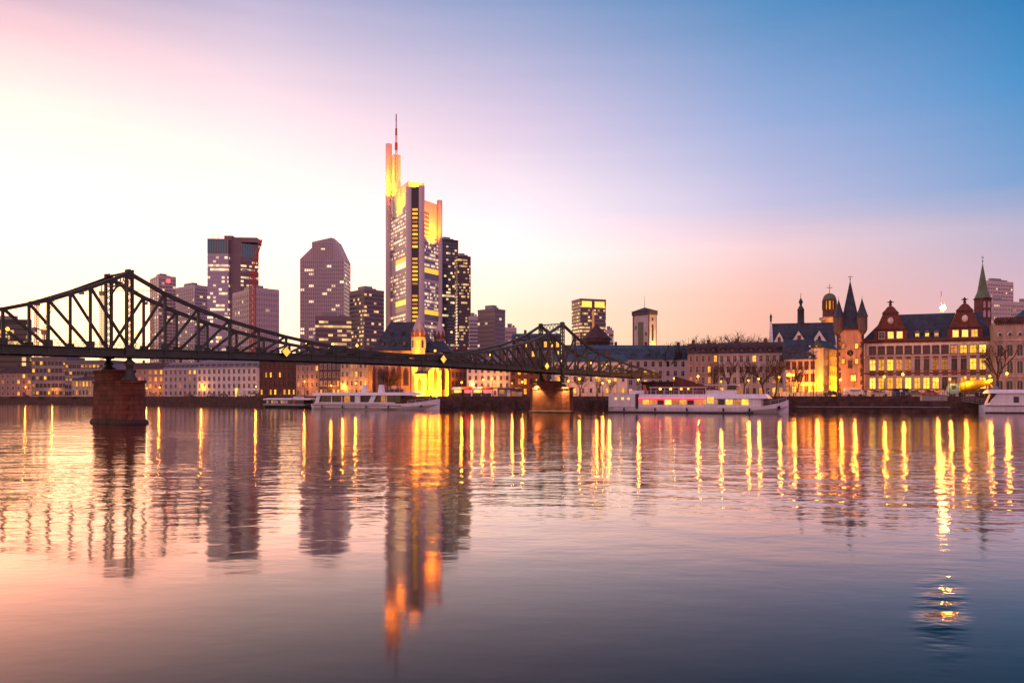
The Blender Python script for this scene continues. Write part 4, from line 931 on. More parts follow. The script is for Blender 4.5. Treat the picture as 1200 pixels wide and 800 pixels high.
tcx = gx(492, d-3)-gx(438, d); T1 = (tcx, -2.0); turret(T1[0], T1[1], 2.35, gz(391,d-3)-G, 0, gz(368,d-3)-G, M['plaster_cream'], '')
T2 = (gx(511.5, d+6)-gx(438, d)+.6, 7.0); turret(T2[0], T2[1], 1.9, gz(393,d+6)-G, 0, gz(373,d+6)-G, M['plaster_rose'], '')
# lower choir and its roof
cx0 = gx(499,d)-gx(438,d); cw = 33*s
mb = MB(); mb.box(cx0, cx0+cw-3.5, -.2, 9, 0, gz(413,d)-G); mb.build('choir_wall', M['plaster_cream'], o)
hc = gz(413,d)-G; MB().add([(cx0-.3,-.6,hc+.01),(cx0+cw,-.6,hc+.01),(cx0+cw,9.4,hc+.01),(cx0-.3,9.4,hc+.01),(cx0+.3,4.4,gz(399,d)-G),(cx0+cw-4.0,4.4,gz(399,d)-G)], [(0,1,5,4),(1,2,5),(2,3,4,5),(3,0,4),(3,2,1,0)]).build('choir_roof', M['slate'], o)
ax = gx(514, d-6)-gx(438, d); ay = -3.2; ar = 3.6
mb = MB(); mb.lathe([(ar,0),(ar,gz(424,d-6)-G)], 8, (ax,ay), R(22.5), False); mb.build('apse', M['plaster_cream'], o)
mb = MB(); mb.lathe([(ar*1.1,gz(424,d-6)-G+.01),(.2,gz(412,d-6)-G)], 8, (ax,ay), R(22.5), False); mb.build('apse_roof', M['slate'], o)
for k in range(8):
    a = math.pi*2*k/8
    if math.sin(a) > .4: continue
    Mx = Matrix.Translation((ax,ay,0)) @ Matrix.Rotation(a+math.pi/2, 4, 'Z'); t = MB(); gothic(t, 0, 2.2, 1.15, 6.8, -ar*.96, -ar*.915); t.v = [tuple(Mx @ Vector(v)) for v in t.v]; t.build('gothic_window', M['frame_dark'], o)
    Mx = Matrix.Translation((ax,ay,0)) @ Matrix.Rotation(a+math.pi/8+math.pi/2, 4, 'Z'); t = MB(); t.box(-.35, .35, -ar*1.25, -ar*.98, 0, 8.2); t.prism([(-ar*1.25,8.202),(-ar*.98,8.202),(-ar*.98,9.6)], 'x', -.35, .35); t.v = [tuple(Mx @ Vector(v)) for v in t.v]; t.build('buttress', M['plaster_cream'], o)
bx = gx(490, d-9)-gx(438, d); bw_ = 12.5*s
mb = MB(); mb.box(bx, bx+bw_, -8.2, -2, 0, gz(438,d-9)-G); mb.build('chapel', M['plaster_cream'], o)
mb = MB(); hb = gz(438,d-9)-G; mb.prism([(-8.5,hb+.01),(-2,hb+.01),(-2,hb+1.6)], 'x', bx-.2, bx+bw_+.1); mb.build('chapel_roof', M['slate'], o)
gothic(MB(), bx+bw_*.45, 1.8, 1.2, 4.2, -8.32, -8.204).build('gothic_window', M['frame_dark'], o)
def wp(o, x, y, z): return tuple(o.matrix_basis @ Vector((x, y, z)))
bpy.context.view_layer.update()
YEL = (1,.33,.006)
for lab, p, q, pw, an in (('floodlight on the ground left of the yellow choir chapel', (bx+1.5,-14,.4), (bx+1.5,-6,5), 26000, 110), ('floodlight on the ground in front of the church apse', (ax,-13.5,.4), (ax,-4,7), 60000, 110), ('floodlight on the ground right of the church apse', (ax+6.5,-9,.4), (ax+2,-3,7), 34000, 110), ('floodlight on the quay aimed up at the lit church turret', (T1[0]-1,-11,.4), (T1[0],-2,16), 60000, 45)):
    floodlight(lab, wp(o,*p), wp(o,*q), pw, YEL, an, 'church floodlights', 'lit', .3)
# ---- middle part
house('brick_house', 'dark red house squeezed between the yellow choir and the white hotel-like house', 528, 547, 250, -6, 424, 408, 4, 4, M['brick_red'], M['roof_brown'], 'gable', 11, .05, fm='frame_dark')
house('town_house', 'white three-storey house with regular windows under the bridge right of the church', 547, 598, 246, -4, 430, 417, 4, 7, M['stone_white'], M['roof_grey'], 'hip', 11, .06, ground=.4, cornice=M['stone_white'], ww=.36)
house('town_house', 'tall red-brown house with blue slate roof directly behind the far bridge portal', 600, 657, 268, -2, 398, 389, 6, 8, M['plaster_dark'], M['slate_blue'], 'mansard', 12, .22, fm='frame_white', dormers=5, wants=('lit','lit3'))
house('town_house', 'low red-brown house at the foot of the lit pier with lit upper windows', 598, 640, 238, 0, 430, 421, 3, 6, M['sand_red'], M['roof_brown'], 'gable', 10, .55, fm='frame_dark', ww=.45)
house('town_house', 'white plain house under the bridge right of the lit pier', 650, 735, 243, 2, 424, 414, 3, 9, M['stone_white'], M['slate_blue'], 'gable', 11, .1, ground=.5, ww=.3, wh=.42)
house('long_house', 'long house with blue slate roof and a row of round dormers below the city tower', 664, 822, 285, 3, 421, 403, 4, 18, M['stone_pale'], M['slate_blue'], 'mansard', 13, .12, dormers=9, ground=.5, chim=4, wants=('lit','lit3'))
house('apartment_house', 'pale four-storey apartment house with brown mansard at the end of the bridge', 806, 842, 246, -12, 414, 401, 4, 5, M['plaster_rose'], M['roof_brown'], 'mansard', 12, .12, dormers=3, fm='frame_white', ground=.4)
house('apartment_house', 'wide pale four-storey house with dark mansard and dormers behind the restaurant boat', 842, 919, 240, -14, 414, 399.5, 4, 10, M['stone_pale'], M['roof_brown'], 'mansard', 12, .02, dormers=7, fm='frame_white', ground=.5, ww=.48, wh=.56, cornice=M['stone_pale'])
# bridge head: sandstone stair tower with sloping parapet
d = 214; o = thing('bridge_stairs', 'red sandstone stair block with sloping parapets at the far end of the footbridge', 'stairs', (gx(752, 209), 209, QZ), R(-12))
mb = MB(); mb.box(0, 8, 0, 9, -.05, 4.6); mb.box(-.3, 8.3, -.3, 9.3, 4.602, 5.0); mb.build('abutment', M['quay_stone'], o)
for k in range(14):
    pass
mb = MB(); mb.prism([(8.4,0),(24,0),(24,.3)]+[(24-(k)*1.1-(1.1 if j else 0), .3+(k+ (1 if j else 1))*.33) for k in range(14) for j in (0,1)], 'y', 2.0, 6.5); mb.build('steps', M['concrete'], o)
for y in (1.2, 6.6):
    mb = MB(); mb.prism([(8.32,0),(24.5,0),(24.5,1.5),(8.32,6.4)], 'y', y, y+.7); mb.build('parapet', M['sand_red'], o)
# timbered house and lit street
house('timbered_house', 'steep-roofed timbered house with dark slate roof left of the golden lit street', 920, 956, 223, -16, 421, 396, 3, 5, M['stone_pale'], M['slate'], 'mansard', 13, .04, fm='frame_red', ww=.6, wh=.6, ground=.7, dormers=2, chim=1, door=False)
o2, w2_, H2_, h2_ = house('street_house', 'receding row house glowing golden in floodlight left of the turreted tower', 965, 981, 220, 55, 409, 399, 5, 7, M['plaster_cream'], M['slate'], 'gable', 3.4, .6, ww=.42, chim=0, wants=('lit3','lit'), fm='frame_white', door=False)
bpy.context.view_layer.update()
floodlight('floodlight lighting the plain golden gable end beside the timbered house', wp(o2, -4.5, 1.5, .4), wp(o2, 0, 3, 7), 14000, YEL, 120, 'street floodlights', 'lit', .25)
floodlight('floodlight at the mouth of the golden lit street', wp(o2, 3, -4.5, .4), wp(o2, 4, 0, 6), 26000, YEL, 130, 'street floodlights', 'lit', .25)
floodlight('floodlight deeper inside the golden lit street', wp(o2, 11, -4.5, .4), wp(o2, 11, 0, 6), 26000, YEL, 130, 'street floodlights', 'lit', .25)
# ---- old church with three white gables
d = 275; o = thing('church', 'old church with long slate roof, three small white gables and a slim ridge turret', 'church', (gx(904, d), d, G), R(-14)); s = d/F
w = 73*s; H = gz(405, d)-G; hr = gz(377, d)-gz(405, d)
mb = MB(); mb.box(0, w, 0, 14, 0, H); mb.build('wall', M['stone_white'], o)
mb = MB(); mb.prism([(-.4,H+.01),(7,H+hr),(14.4,H+.01)], 'x', .65, w-.65); ro = mb.build('roof', M['slate'], o)
for x in (0, w-.6): mb = MB(); mb.prism([(0,H+.012),(14,H+.012),(7.6,H+hr+.7),(6.4,H+hr+.7)], 'x', x, x+.6); mb.build('end_gable', M['stone_white'], o)
mb = MB(); mb.box(0, .6, 6.6, 7.4, H+hr+.701, H+hr+2.2); mb.lathe([(.5,H+hr+2.2),(.3,H+hr+2.8),(.02,H+hr+3.6)], 8, (.3,7)); mb.build('pinnacle', M['slate'], o)
for px, hh in ((912.5, 389.5), (934, 388.5), (956.5, 388.5)):
    x = gx(px, d)-gx(904, d); q = 2.1 if px < 920 else 2.7; zt = gz(hh, d)-G
    mb = MB(); mb.prism([(x-q,H-1.5),(x+q,H-1.5),(x+q,H+.4),(x,zt),(x-q,H+.4)], 'y', -.9, -.5); g_ = mb.build('front_gable', M['stone_white'], o)
    mb = MB(); mb.prism([(x-q-.2,H+.3),(x,zt+.3),(x+q+.2,H+.3)], 'y', -.49, 5); mb.build('gable_roof', M['slate'], g_)
    gothic(MB(), x, H+.8, 1.0, 2.3, -.98, -.904).build('gable_window', M['glass'], g_)
    for dx in (-1, 1): gothic(MB(), x+dx*q*.45, H-1.2, .8, 1.4, -.98, -.904).build('gable_window', M['glass'], g_)
tx = gx(939, d)-gx(904, d); z = H+hr
mb = MB(); mb.lathe([(1.6,z-1.5),(1.15,z+.3),(1.1,z+4.2),(1.25,z+4.3),(.9,z+5.2),(.45,z+5.9),(.4,z+6.6),(.75,z+7.1),(.55,z+7.8),(.12,z+8.6),(.06,z+9.8)], 8, (tx,7)); tt = mb.build('ridge_turret', M['slate'], o)
mb = MB(); mb.lathe([(.06,z+9.8),(.22,z+10),(.06,z+10.2)], 8, (tx,7)); mb.build('finial', M['gold'], tt)
# ---- domed round tower (lit red lantern)
d = 335; s = d/F; o = thing('domed_tower', 'round red tower with glowing yellow lantern, green dome and gilded cross', 'tower', (gx(972, d), d, G), 0)
def zz(py): return gz(py, d)-G
mb = MB(); mb.box(-13*s*.55, 13*s*.55, -2.6, 2.6, 0, zz(376)); mb.build('shaft', M['plaster_cream'], o)
mb = MB(); mb.lathe([(9*s,zz(375.8)),(11.5*s,zz(374)),(11.5*s,zz(372)),(10*s,zz(371.8))], 12); mb.build('gallery', M['plaster_cream'], o)
mb = MB(); mb.lathe([(7.6*s,zz(371.7)),(7.6*s,zz(363))], 16); mb.build('drum', M['sand_red'], o)
mb = MB(); mb.lathe([(5.2*s,zz(362.9)),(5.2*s,zz(353))], 16); mb.build('lantern_light', M['yellow_glass'], o)
for k in range(10):
    a = 2*math.pi*(k+.5)/10; mb = MB(); mb.box(-.42, .42, -.35, .35, zz(363)+.01, zz(353)-.01, Matrix.Translation((6.9*s*math.cos(a), 6.9*s*math.sin(a), 0)) @ Matrix.Rotation(a, 4, 'Z')); mb.build('lantern_pier', M['sand_red'], o)
mb = MB(); mb.lathe([(7.9*s,zz(352.9)),(7.9*s,zz(351)),(7.4*s,zz(350.9))], 16); mb.build('lantern_cornice', M['sand_red'], o)
mb = MB(); mb.lathe([(7.4*s,zz(350.8))]+[(7.4*s*math.cos(i*math.pi/16), zz(350.8)+7.4*s*.98*math.sin(i*math.pi/16)) for i in range(1, 8)], 20); dm_ = mb.build('dome', M['copper'], o)
mb = MB(); mb.box(-.14, .14, -.14, .14, zz(344), zz(333)); mb.box(-1.2, -.145, -.12, .12, zz(337)-.14, zz(337)+.14); mb.box(.145, 1.2, -.12, .12, zz(337)-.14, zz(337)+.14); mb.build('cross', M['gold'], dm_)
spot('tower_floodlight', o, (-1.5, -9, zz(420)), (0, 0, zz(385)), 14000, YEL, 80); spot('tower_floodlight', o, (2, -10, zz(400)), (0, 0, zz(365)), 5000, (1,.35,.06), 50)
# ---- turreted river tower
d = 219; s = d/F; o = thing('river_tower', 'square beige tower with steep dark spire and corner turrets beside the museum', 'tower', (gx(981, d), d, G), R(-22))
w = 29*s*.985; D = 7.2; zc = lambda py: gz(py, d)-G
wn = [(987.5,406,4,5.5,'lit2'),(1002,406,4,5.5,'lit'),(987.5,423.5,4,5.5,'lit'),(1002,423.5,4,5.5,'lit'),(998.5,443,7,7,'lit3'),(995,427,5,8,'glass')]
mb = MB(); mb.box(0, w, 0, D, 0, zc(387)); mb.build('wall', mat('beige_tower_plaster', (.50,.27,.19), .85, .15, .5, stain=.25), o)
for px, py, ww_, hh, p in wn:
    x = gx(px, d)-gx(981, d); window(o, x, zc(py+hh/2), ww_*s*.8, hh*s, 'frame_red', p, 'cross', y=-.155)
mb = MB(); rq = random.Random(5)
n = int(zc(387)/.55)
for k in range(n):
    for side in (0, 1):
        q = rq.uniform(.35, .95); a, b = (-.08, q) if side == 0 else (w-q, w+.08)
        mb.box(a, b, -.09, -.003, k*.55, k*.55+.5)
    q = rq.uniform(.35, .95); mb.box(-.09, -.003, .0, q, k*.55, k*.55+.5); mb.box(w+.003, w+.09, 0, q, k*.55, k*.55+.5)
mb.build('quoin', M['quay_stone'], o)
mb = MB(); cxx = gx(995, d)-gx(981, d); mb.lathe([(.1,-.02),(.75,-.02),(.75,.1),(.1,.1)], 18, M=Matrix.Translation((cxx,-.13,zc(414))) @ Matrix.Rotation(R(90),4,'X')); cl = mb.build('clock_face', M['iron_black'], o)
mb = MB(); mb.box(cxx-.03, cxx+.03, -.27, -.24, zc(414), zc(414)+.6); mb.bar((cxx,-.255,zc(414)), (cxx+.4,-.255,zc(414)-.2), .05); mb.build('clock_hand', M['gold'], cl)
mb = MB(); mb.box(-.25, w+.25, -.25, D+.25, zc(387)+.01, zc(384)); mb.build('cornice', M['quay_stone'], o)
zb = zc(384)
mb = MB(); q = .3; h1 = zc(362); h2 = zc(328); 
mb.loft([[(-.2,-.2,zb+.01),(w+.2,-.2,zb+.01),(w+.2,D+.2,zb+.01),(-.2,D+.2,zb+.01)], [(w*.2,D*.2,h1-2),(w*.8,D*.2,h1-2),(w*.8,D*.8,h1-2),(w*.2,D*.8,h1-2)], [(w*.49,D*.49,h2),(w*.51,D*.49,h2),(w*.51,D*.51,h2),(w*.49,D*.51,h2)]]); sp = mb.build('spire', M['slate'], o)
mb = MB(); mb.tube((w/2,D/2,h2-.2), (w/2,D/2,zc(321)), .08, .03, 6); mb.lathe([(.05,zc(327)),(.25,zc(326)),(.05,zc(325))], 8, (w/2,D/2)); mb.box(w/2-.55, w/2+.55, D/2-.04, D/2+.04, zc(323.5), zc(322.8)); mb.build('finial', M['iron_black'], sp)
for cx, cy in ((.4,.4),(w-.4,.4),(.4,D-.4),(w-.4,D-.4)):
    mb = MB(); mb.lathe([(.3,zc(393)),(1.25,zc(388)),(1.35,zc(386)),(1.35,zc(372))], 6, (cx,cy), 0, False); tt = mb.build('corner_turret', M['plaster_dark'], o)
    mb = MB(); mb.lathe([(1.55,zc(372)+.01),(.85,zc(363)),(.04,zc(351))], 6, (cx,cy), 0, False); mb.tube((cx,cy,zc(351.5)), (cx,cy,zc(347)), .05, .03, 5); mb.build('turret_roof', M['slate'], tt)
bpy.context.view_layer.update()
floodlight('floodlight on the street below the beige turreted tower', wp(o, w*.5, -7, .3), wp(o, w*.5, 0, 8), 3500, (1,.33,.03), 110, 'street floodlights', 'lit', .25)
# ---- museum: three storeys of sandstone framed windows, steep roof with two curved gables
d = 225; x0, W_, ra = frame_at(1013, 1160, d, -20); s = (d+.5*W_*math.sin(ra))/F
o = thing('museum_building', 'long white and red sandstone palace with two curved roof gables and rows of lit windows', 'building', (x0, d, G), ra)
dm = d+W_*.5*math.sin(ra); zc = lambda py: gz(py, dm)-G
def lx(px): k = (px-600)/F; return (k*d-x0)/(math.cos(ra)-k*math.sin(ra))
bays = 13; bx0 = lx(1022.5); bdx = (lx(1151.5)-bx0)/12
rowsdef = [(455.2,442.3,7.2),(433.3,420.8,6.6),(414.2,405.2,6.8)]
LITS = ['lit lit lit lit lit lit lit lit glass glass lit lit lit'.split(), 'lit lit lit lit2 lit2 glass glass lit2 lit2 glass glass lit lit'.split(), 'glass glass glass glass glass glass glass glass glass lit2 lit lit lit'.split()]
rows = []
for (yb, yt, wd) in rowsdef: rows.append((zc(yb), zc(yt), [(bx0+k*bdx-wd*s/2, bx0+k*bdx+wd*s/2) for k in range(bays)]))
He = zc(399)
mb = MB(); mb.box(0, W_, .35, 13, -.05, He); facade(mb, W_, -.05, He, rows); mb.build('wall', mat('museum_plaster', (.80,.72,.72), .85, .1, .5, stain=.15), o)
for (sill, head, ops), lits, rd in zip(rows, LITS, rowsdef):
    for k, (a, b) in enumerate(ops): window(o, (a+b)/2, sill, b-a, head-sill, 'frame_red', 'lit3' if lits[k] == 'lit' and (k*5) % 4 == 0 else lits[k], 'cross')
# pilasters between the windows, bands, red panels under and over the windows
me = MB().box(-.42, .42, -.16, -.004, zc(457.3), zc(437.8)).mesh('pilaster'); me.materials.append(M['stone_pale'])
me2 = MB().box(-.42, .42, -.16, -.004, zc(436.2), zc(417.4)).mesh('pilaster'); me2.materials.append(M['stone_pale'])
for k in range(bays+1):
    x = bx0+(k-.5)*bdx; link('pilaster', me, o, (x,0,0)); link('pilaster', me2, o, (x,0,0))
for (ya, yb, m, pr) in ((436.3,437.7,'sand_red',.3),(416,417.2,'stone_pale',.26),(457.4,459,'sand_red',.22),(462.5,459.2,'plaster_rose',.12)):
    mb = MB(); mb.box(-.1, W_+.1, -pr, -.003, zc(max(ya,yb)), zc(min(ya,yb))); mb.build('string_course', M[m], o)
for yb, yt in ((439.9,438.1),(436.0,434.6),(419.4,417.4),(457.2,456.3)):
    for k in range(bays):
        x = bx0+k*bdx; mb = MB(); mb.box(x-1.05, x+1.05, -.1, -.004, zc(yb), zc(yt)); mb.build('spandrel_panel', M['sand_red'], o)
mb = MB(); mb.box(-.5, W_+.5, -.6, .3, He+.01, He+.5); mb.box(-.3, W_+.3, -.35, .3, He-.45, He-.01); mb.build('cornice', M['sand_red'], o)
for x in (0.02, W_-.62): mb = MB(); mb.box(x, x+.6, -.12, -.005, 0, He-.5); mb.build('corner_pier', M['stone_pale'], o)
zr = zc(365); mb = MB(); hh = zr-He-.5
ro = MB().add([(-.4,-.4,He+.51),(W_+.4,-.4,He+.51),(W_+.4,13.4,He+.51),(-.4,13.4,He+.51),(6.6,6.5,zr),(W_-.8,6.5,zr)], [(0,1,5,4),(1,2,5),(2,3,4,5),(3,0,4),(3,2,1,0)]).build('roof', M['slate'], o)
for pc, (pl, pr) in ((1043.5,(1026,1062)),(1130.5,(1113,1149))):
    c = lx(pc); hw = (pr-pl)*s/2; q = lambda px_: px_*s
    z0, zw, zt = He+.52, zc(385), zc(356.5)
    prof = [(c-hw,z0),(c+hw,z0),(c+hw,zw),(c+hw*.86,zw+.3),(c+hw*.72,zc(378)),(c+hw*.56,zc(371)),(c+hw*.46,zc(366.5)),(c+hw*.46,zc(364)),(c+hw*.36,zc(362.5)),(c+hw*.2,zc(358.5)),(c,zt),(c-hw*.2,zc(358.5)),(c-hw*.36,zc(362.5)),(c-hw*.46,zc(364)),(c-hw*.46,zc(366.5)),(c-hw*.56,zc(371)),(c-hw*.72,zc(378)),(c-hw*.86,zw+.3),(c-hw,zw)]
    mb = MB(); mb.prism(prof, 'y', -.3, .5); gb = mb.build('curved_gable', M['sand_red'], o)
    mb = MB(); mb.prism([(c-hw*.9,z0),(c+hw*.9,z0),(c+hw*.8,zc(384)),(c,zc(365)),(c-hw*.8,zc(384))], 'y', .51, 6); mb.build('gable_roof', M['slate'], gb)
    mb = MB(); mb.box(c-hw*.52, c+hw*.52, -.5, -.303, zc(366.5), zc(365.3)); mb.build('gable_moulding', M['quay_stone'], gb); mb = MB(); mb.box(c-hw-.2, c+hw+.2, -.5, -.303, zc(385.6), zc(384.6)); mb.build('gable_cornice', M['quay_stone'], gb)
    mb = MB(); mb.lathe([(.25,zt-.1),(.5,zt+.3),(.2,zt+.5),(.6,zt+.95),(.25,zt+1.3),(.05,zt+1.6)], 8, (c,.1)); mb.box(c-.85, c+.85, 0, .2, zt+.85, zt+1.05); mb.build('finial', M['quay_stone'], gb)
    mb = MB(); mb.lathe([(.1,-.02),(.75,-.02),(.75,.1),(.1,.1)], 18, M=Matrix.Translation((c,-.33,zc(374.5))) @ Matrix.Rotation(R(90),4,'X') @ Matrix.Scale(1.25,4,(0,1,0))); mb.build('round_window', M['stone_white'], gb)
    for k, p in zip((-1,0,1), (('glass','lit3','lit3') if pc < 1100 else ('lit3','lit3','lit'))): window(o, c+k*bdx, zc(395.5), 1.35, 1.75, 'frame_white', p, 'cross', y=-.46)
for px in (1075.0, 1086.5, 1097.5):
    c = lx(px); z0 = zc(394.5); mb = MB(); mb.box(c-.85, c+.85, .35, 3.2, z0-.3, z0+1.0); mb.prism([(c-1.05,z0+1.002),(c-.5,z0+1.75),(c,z0+2.15),(c+.5,z0+1.75),(c+1.05,z0+1.002)], 'y', .25, 4); dd = mb.build('dormer', M['slate'], o)
    window(o, c, z0, .85, 1.55, 'frame_white', 'lit', 'cross', True, y=.19)
# floodlight mast behind the ridge
d2 = 228; o = thing('floodlight_mast', 'mast with one dazzling lamp rising behind the museum ridge', 'lamp', (gx(1103, d2), d2, G), 0)
mb = MB(); mb.tube((0,0,0), (0,0,gz(341,d2)-G), .22, .08, 8); mb.box(-.5, .5, -.2, .2, gz(364.5,d2)-G-.25, gz(364.5,d2)-G); mb.tube((.9,0,gz(364,d2)-G), (.9,0,gz(354,d2)-G), .1, .04, 6); mb.box(0, .95, -.08, .08, gz(364.3,d2)-G, gz(364,d2)-G+.05); mb.build('mast', mat('ochre_mast_paint', (.35,.18,.07), .5, .2, 1), o)
mb = MB(); mb.lathe([(.05,-.75),(.52,-.52),(.75,0),(.52,.52),(.05,.75)], 12, M=Matrix.Translation((0,-.95,gz(361,d2)-G))); mb.build('lamp', M['star'], o)
# ---- green spire behind the museum
d = 300; s = d/F; o = thing('church_tower', 'brick church tower with a tall green copper spire behind the museum roof', 'tower', (gx(1151.5, d), d, G), R(12)); zc = lambda py: gz(py, d)-G
q = 6.2*s; mb = MB(); mb.box(-q, q, -q, q, 0, zc(351)); mb.box(-q*1.12, q*1.12, -q*1.12, q*1.12, zc(350.9), zc(349.5)); mb.build('wall', M['brick_red'], o)
mb = MB(); mb.lathe([(q*1.45,zc(349.4)),(q*.95,zc(342)),(.05,zc(308))], 8, ph=R(22.5), smooth=False); sp = mb.build('spire', M['copper'], o)
mb = MB(); mb.tube((0,0,zc(309)), (0,0,zc(299)), .08, .04, 6); mb.box(-.5, .5, -.05, .05, zc(302), zc(301.3)); mb.lathe([(.05,zc(307)),(.3,zc(306)),(.05,zc(305))], 8); mb.build('cross', M['iron_black'], sp)
for k in (-.5, .5):
    mb = gothic(MB(), k*q, zc(361), q*.5, zc(353)-zc(361), -q-.06, -q-.004); mb.build('belfry_window', M['stone_pale'], o)
    mb = gothic(MB(), k*q, zc(372), q*.5, zc(363.5)-zc(372), -q-.06, -q-.004); mb.build('belfry_window', M['stone_pale'], o)
# ---- round-arched palace at the right edge
d = 206; s = d/F; x0, W_, ra = frame_at(1166, 1262, d, -24); s *= .95
o = thing('arched_palace', 'beige round-arched palace with crenellated parapet at the right edge', 'building', (x0, d, G), ra); zc = lambda py: gz(py, d)-G
bays = 8; bw = W_/bays; arches = [(462,447,4.6),(440,421.5,4.6),(420,403,4.6)]
He = zc(378); rows = []
yb_ = [(459,445.5),(437.5,422.5),(417.5,403.5)]
for a, b in yb_: rows.append((zc(a), zc(b), [(bw*(k+.5)-.62, bw*(k+.5)+.62) for k in range(bays)]))
bm = mat('beige_palace_stone', (.40,.27,.23), .85, .15, .5, stain=.22)
mb = MB(); mb.box(0, W_, .35, 14, -.05, He); facade(mb, W_, -.05, He, rows); mb.build('wall', bm, o)
for sill, head, ops in rows:
    for a, b in ops: window(o, (a+b)/2, sill, b-a, head-sill, 'frame_white', 'glass', 'sash', True, y=.0)
for sill, head, ops in rows:       # fill the spandrels beside the round arch heads
    for a, b in ops:
        c = (a+b)/2; r = (b-a)/2; hs = head-r; mb = MB()
        for sg in (-1, 1):
            pts = [(c+sg*r, hs)]+[(c+sg*r*math.cos(math.pi*i/12), hs+r*math.sin(math.pi*i/12)) for i in range(1, 7)]+[(c+sg*r, head)]
            mb.prism(pts, 'y', .165, .345)
        mb.build('arch_spandrel', bm, o)
for k in range(bays):
    c = bw*(k+.5); mb = MB(); mb.lathe([(.1,-.02),(.62,-.02),(.62,.12),(.1,.12)], 14, M=Matrix.Translation((c,-.01,zc(392))) @ Matrix.Rotation(R(90),4,'X')); rw = mb.build('round_window', M['frame_white'], o)
    mb = MB(); mb.lathe([(.05,-.02),(.4,-.02),(.4,.03),(.05,.03)], 14, M=Matrix.Translation((c,-.13,zc(392))) @ Matrix.Rotation(R(90),4,'X')); mb.build('pane', M['glass'], rw)
for yy in (441.5, 420, 399.5): mb = MB(); mb.box(-.1, W_+.1, -.18, -.003, zc(yy), zc(yy)+.3); mb.build('string_course', M['stone_pale'], o)
mb = MB(); mb.box(-.3, W_+.3, -.35, .3, He+.002, He+.7)
n = 34
for k in range(n): x = W_*(k+.5)/n; mb.box(x-.2, x+.2, -.33, .28, He+.702, He+1.25)
for k in range(n): x = W_*(k+.5)/n; mb.box(x-.14, x+.14, -.3, -.004, He-.6, He)
mb.build('parapet', M['quay_stone'], o)
MB().box(3.5, W_-3.5, 3, 12, He, He+.4).add([(3.5,3,He+.402),(W_-3.5,3,He+.402),(W_-3.5,12,He+.402),(3.5,12,He+.402),(8,7.5,He+4.2),(W_-8,7.5,He+4.2)], [(0,1,5,4),(1,2,5),(2,3,4,5),(3,0,4),(3,2,1,0)]).build('roof', M['slate_blue'], o)
# ================================================================== boats
def hull_mesh(st, keel=-.5):
    """st: (x, half width at the sheer, sheer height, half width at the water) from stern to bow"""
    rings = []
    for x, b, zs, bw in st: rings.append([(x,-bw*.6,keel),(x,-bw,0.05),(x,-b*.98,zs*.55),(x,-b,zs),(x,-b*.9,zs-.02),(x,b*.9,zs-.02),(x,b,zs),(x,b*.98,zs*.55),(x,bw,.05),(x,bw*.6,keel)])
    return MB().loft(rings)
def boat_pose(p, q): return (p[0], p[1], 0), math.atan2(q[1]-p[1], q[0]-p[0]), math.hypot(q[0]-p[0], q[1]-p[1])
def panes(parent, xs, w, h, z, y, mats, name='window', th=.05):
    cache = {}
    for k, x in enumerate(xs):
        mn = mats[k % len(mats)]
        if mn not in cache: me = MB().box(-w/2, w/2, -th, 0, 0, h).mesh(name); me.materials.append(M[mn]); cache[mn] = me
        link(name, cache[mn], parent, (x, y, z))
def boat_rail(parent, pts, h=.9, name='rail'):
    mb = MB()
    for a, b in zip(pts, pts[1:]):
        a, b = Vector(a), Vector(b); mb.bar(a+Vector((0,0,h)), b+Vector((0,0,h)), .05); mb.bar(a+Vector((0,0,h*.5)), b+Vector((0,0,h*.5)), .03)
        n = max(1, int((b-a).length/1.6))
        for k in range(n+1): p = a+(b-a)*(k/n); mb.bar(p, p+Vector((0,0,h)), .045)
    return mb.build(name, M['white_paint'], parent)
# --- white day boat, bow to the right
loc, rz, L = boat_pose((gx(374,236),236), (gx(515,212),212)); B = 3.9
o = thing('passenger_boat', 'white flat-roofed passenger boat with dark windows moored before the church', 'boat', loc, rz, 'white river boats')
hull_mesh([(0,3.2,1.5,2.9),(1.5,3.7,1.5,3.4),(L*.6,B,1.5,3.6),(L*.8,B,1.75,3.2),(L*.92,2.7,2.3,1.6),(L,.25,3.0,.1)]).build('hull', M['white_paint'], o)
mb = MB(); mb.box(1.0, L*.78, -B-.03, -B+.2, 1.08, 1.26); mb.box(1.0, L*.74, -B-.06, -B+.2, .42, .5); mb.build('rubbing_strake', M['sand_red'], o)
mb = MB(); mb.box(1.4, L*.955*.78, -B+.35, B-.35, 1.5, 1.75); mb.build('deck', M['concrete'], o)
mb = MB(); mb.box(2.6, L*.74, -B+.75, B-.75, 1.752, 3.9); mb.build('saloon', M['dark_hull'], o)
for x0_, x1_, sl in ((1.9,3.3,.9),(L*.395,L*.44,0),(L*.505,L*.545,1.3),(L*.19,L*.196,0),(L*.28,L*.286,0),(L*.64,L*.646,0)):
    mb = MB(); mb.prism([(x0_,1.752),(x1_,1.752),(x1_+sl,3.9),(x0_+sl,3.9)], 'y', -B+.35, -B+.74); mb.build('window_pillar', M['white_paint'], o)
mb = MB(); mb.box(1.6, L*.395, -B+.36, -B+.75, 1.752, 2.05); mb.box(L*.44, L*.72, -B+.36, -B+.75, 1.752, 2.05); mb.build('sill_band', M['white_paint'], o)
panes(o, [4.5+2.45*k for k in range(int((L*.37-4)/2.45))], 2.3, 1.7, 2.1, -B+.74, ['glass','glass','glass','glass','lit2','glass'], 'saloon_window')
panes(o, [L*.575+2.4*k for k in range(4)], 2.2, 1.7, 2.1, -B+.74, ['glass','lit2','glass','glass'], 'saloon_window')
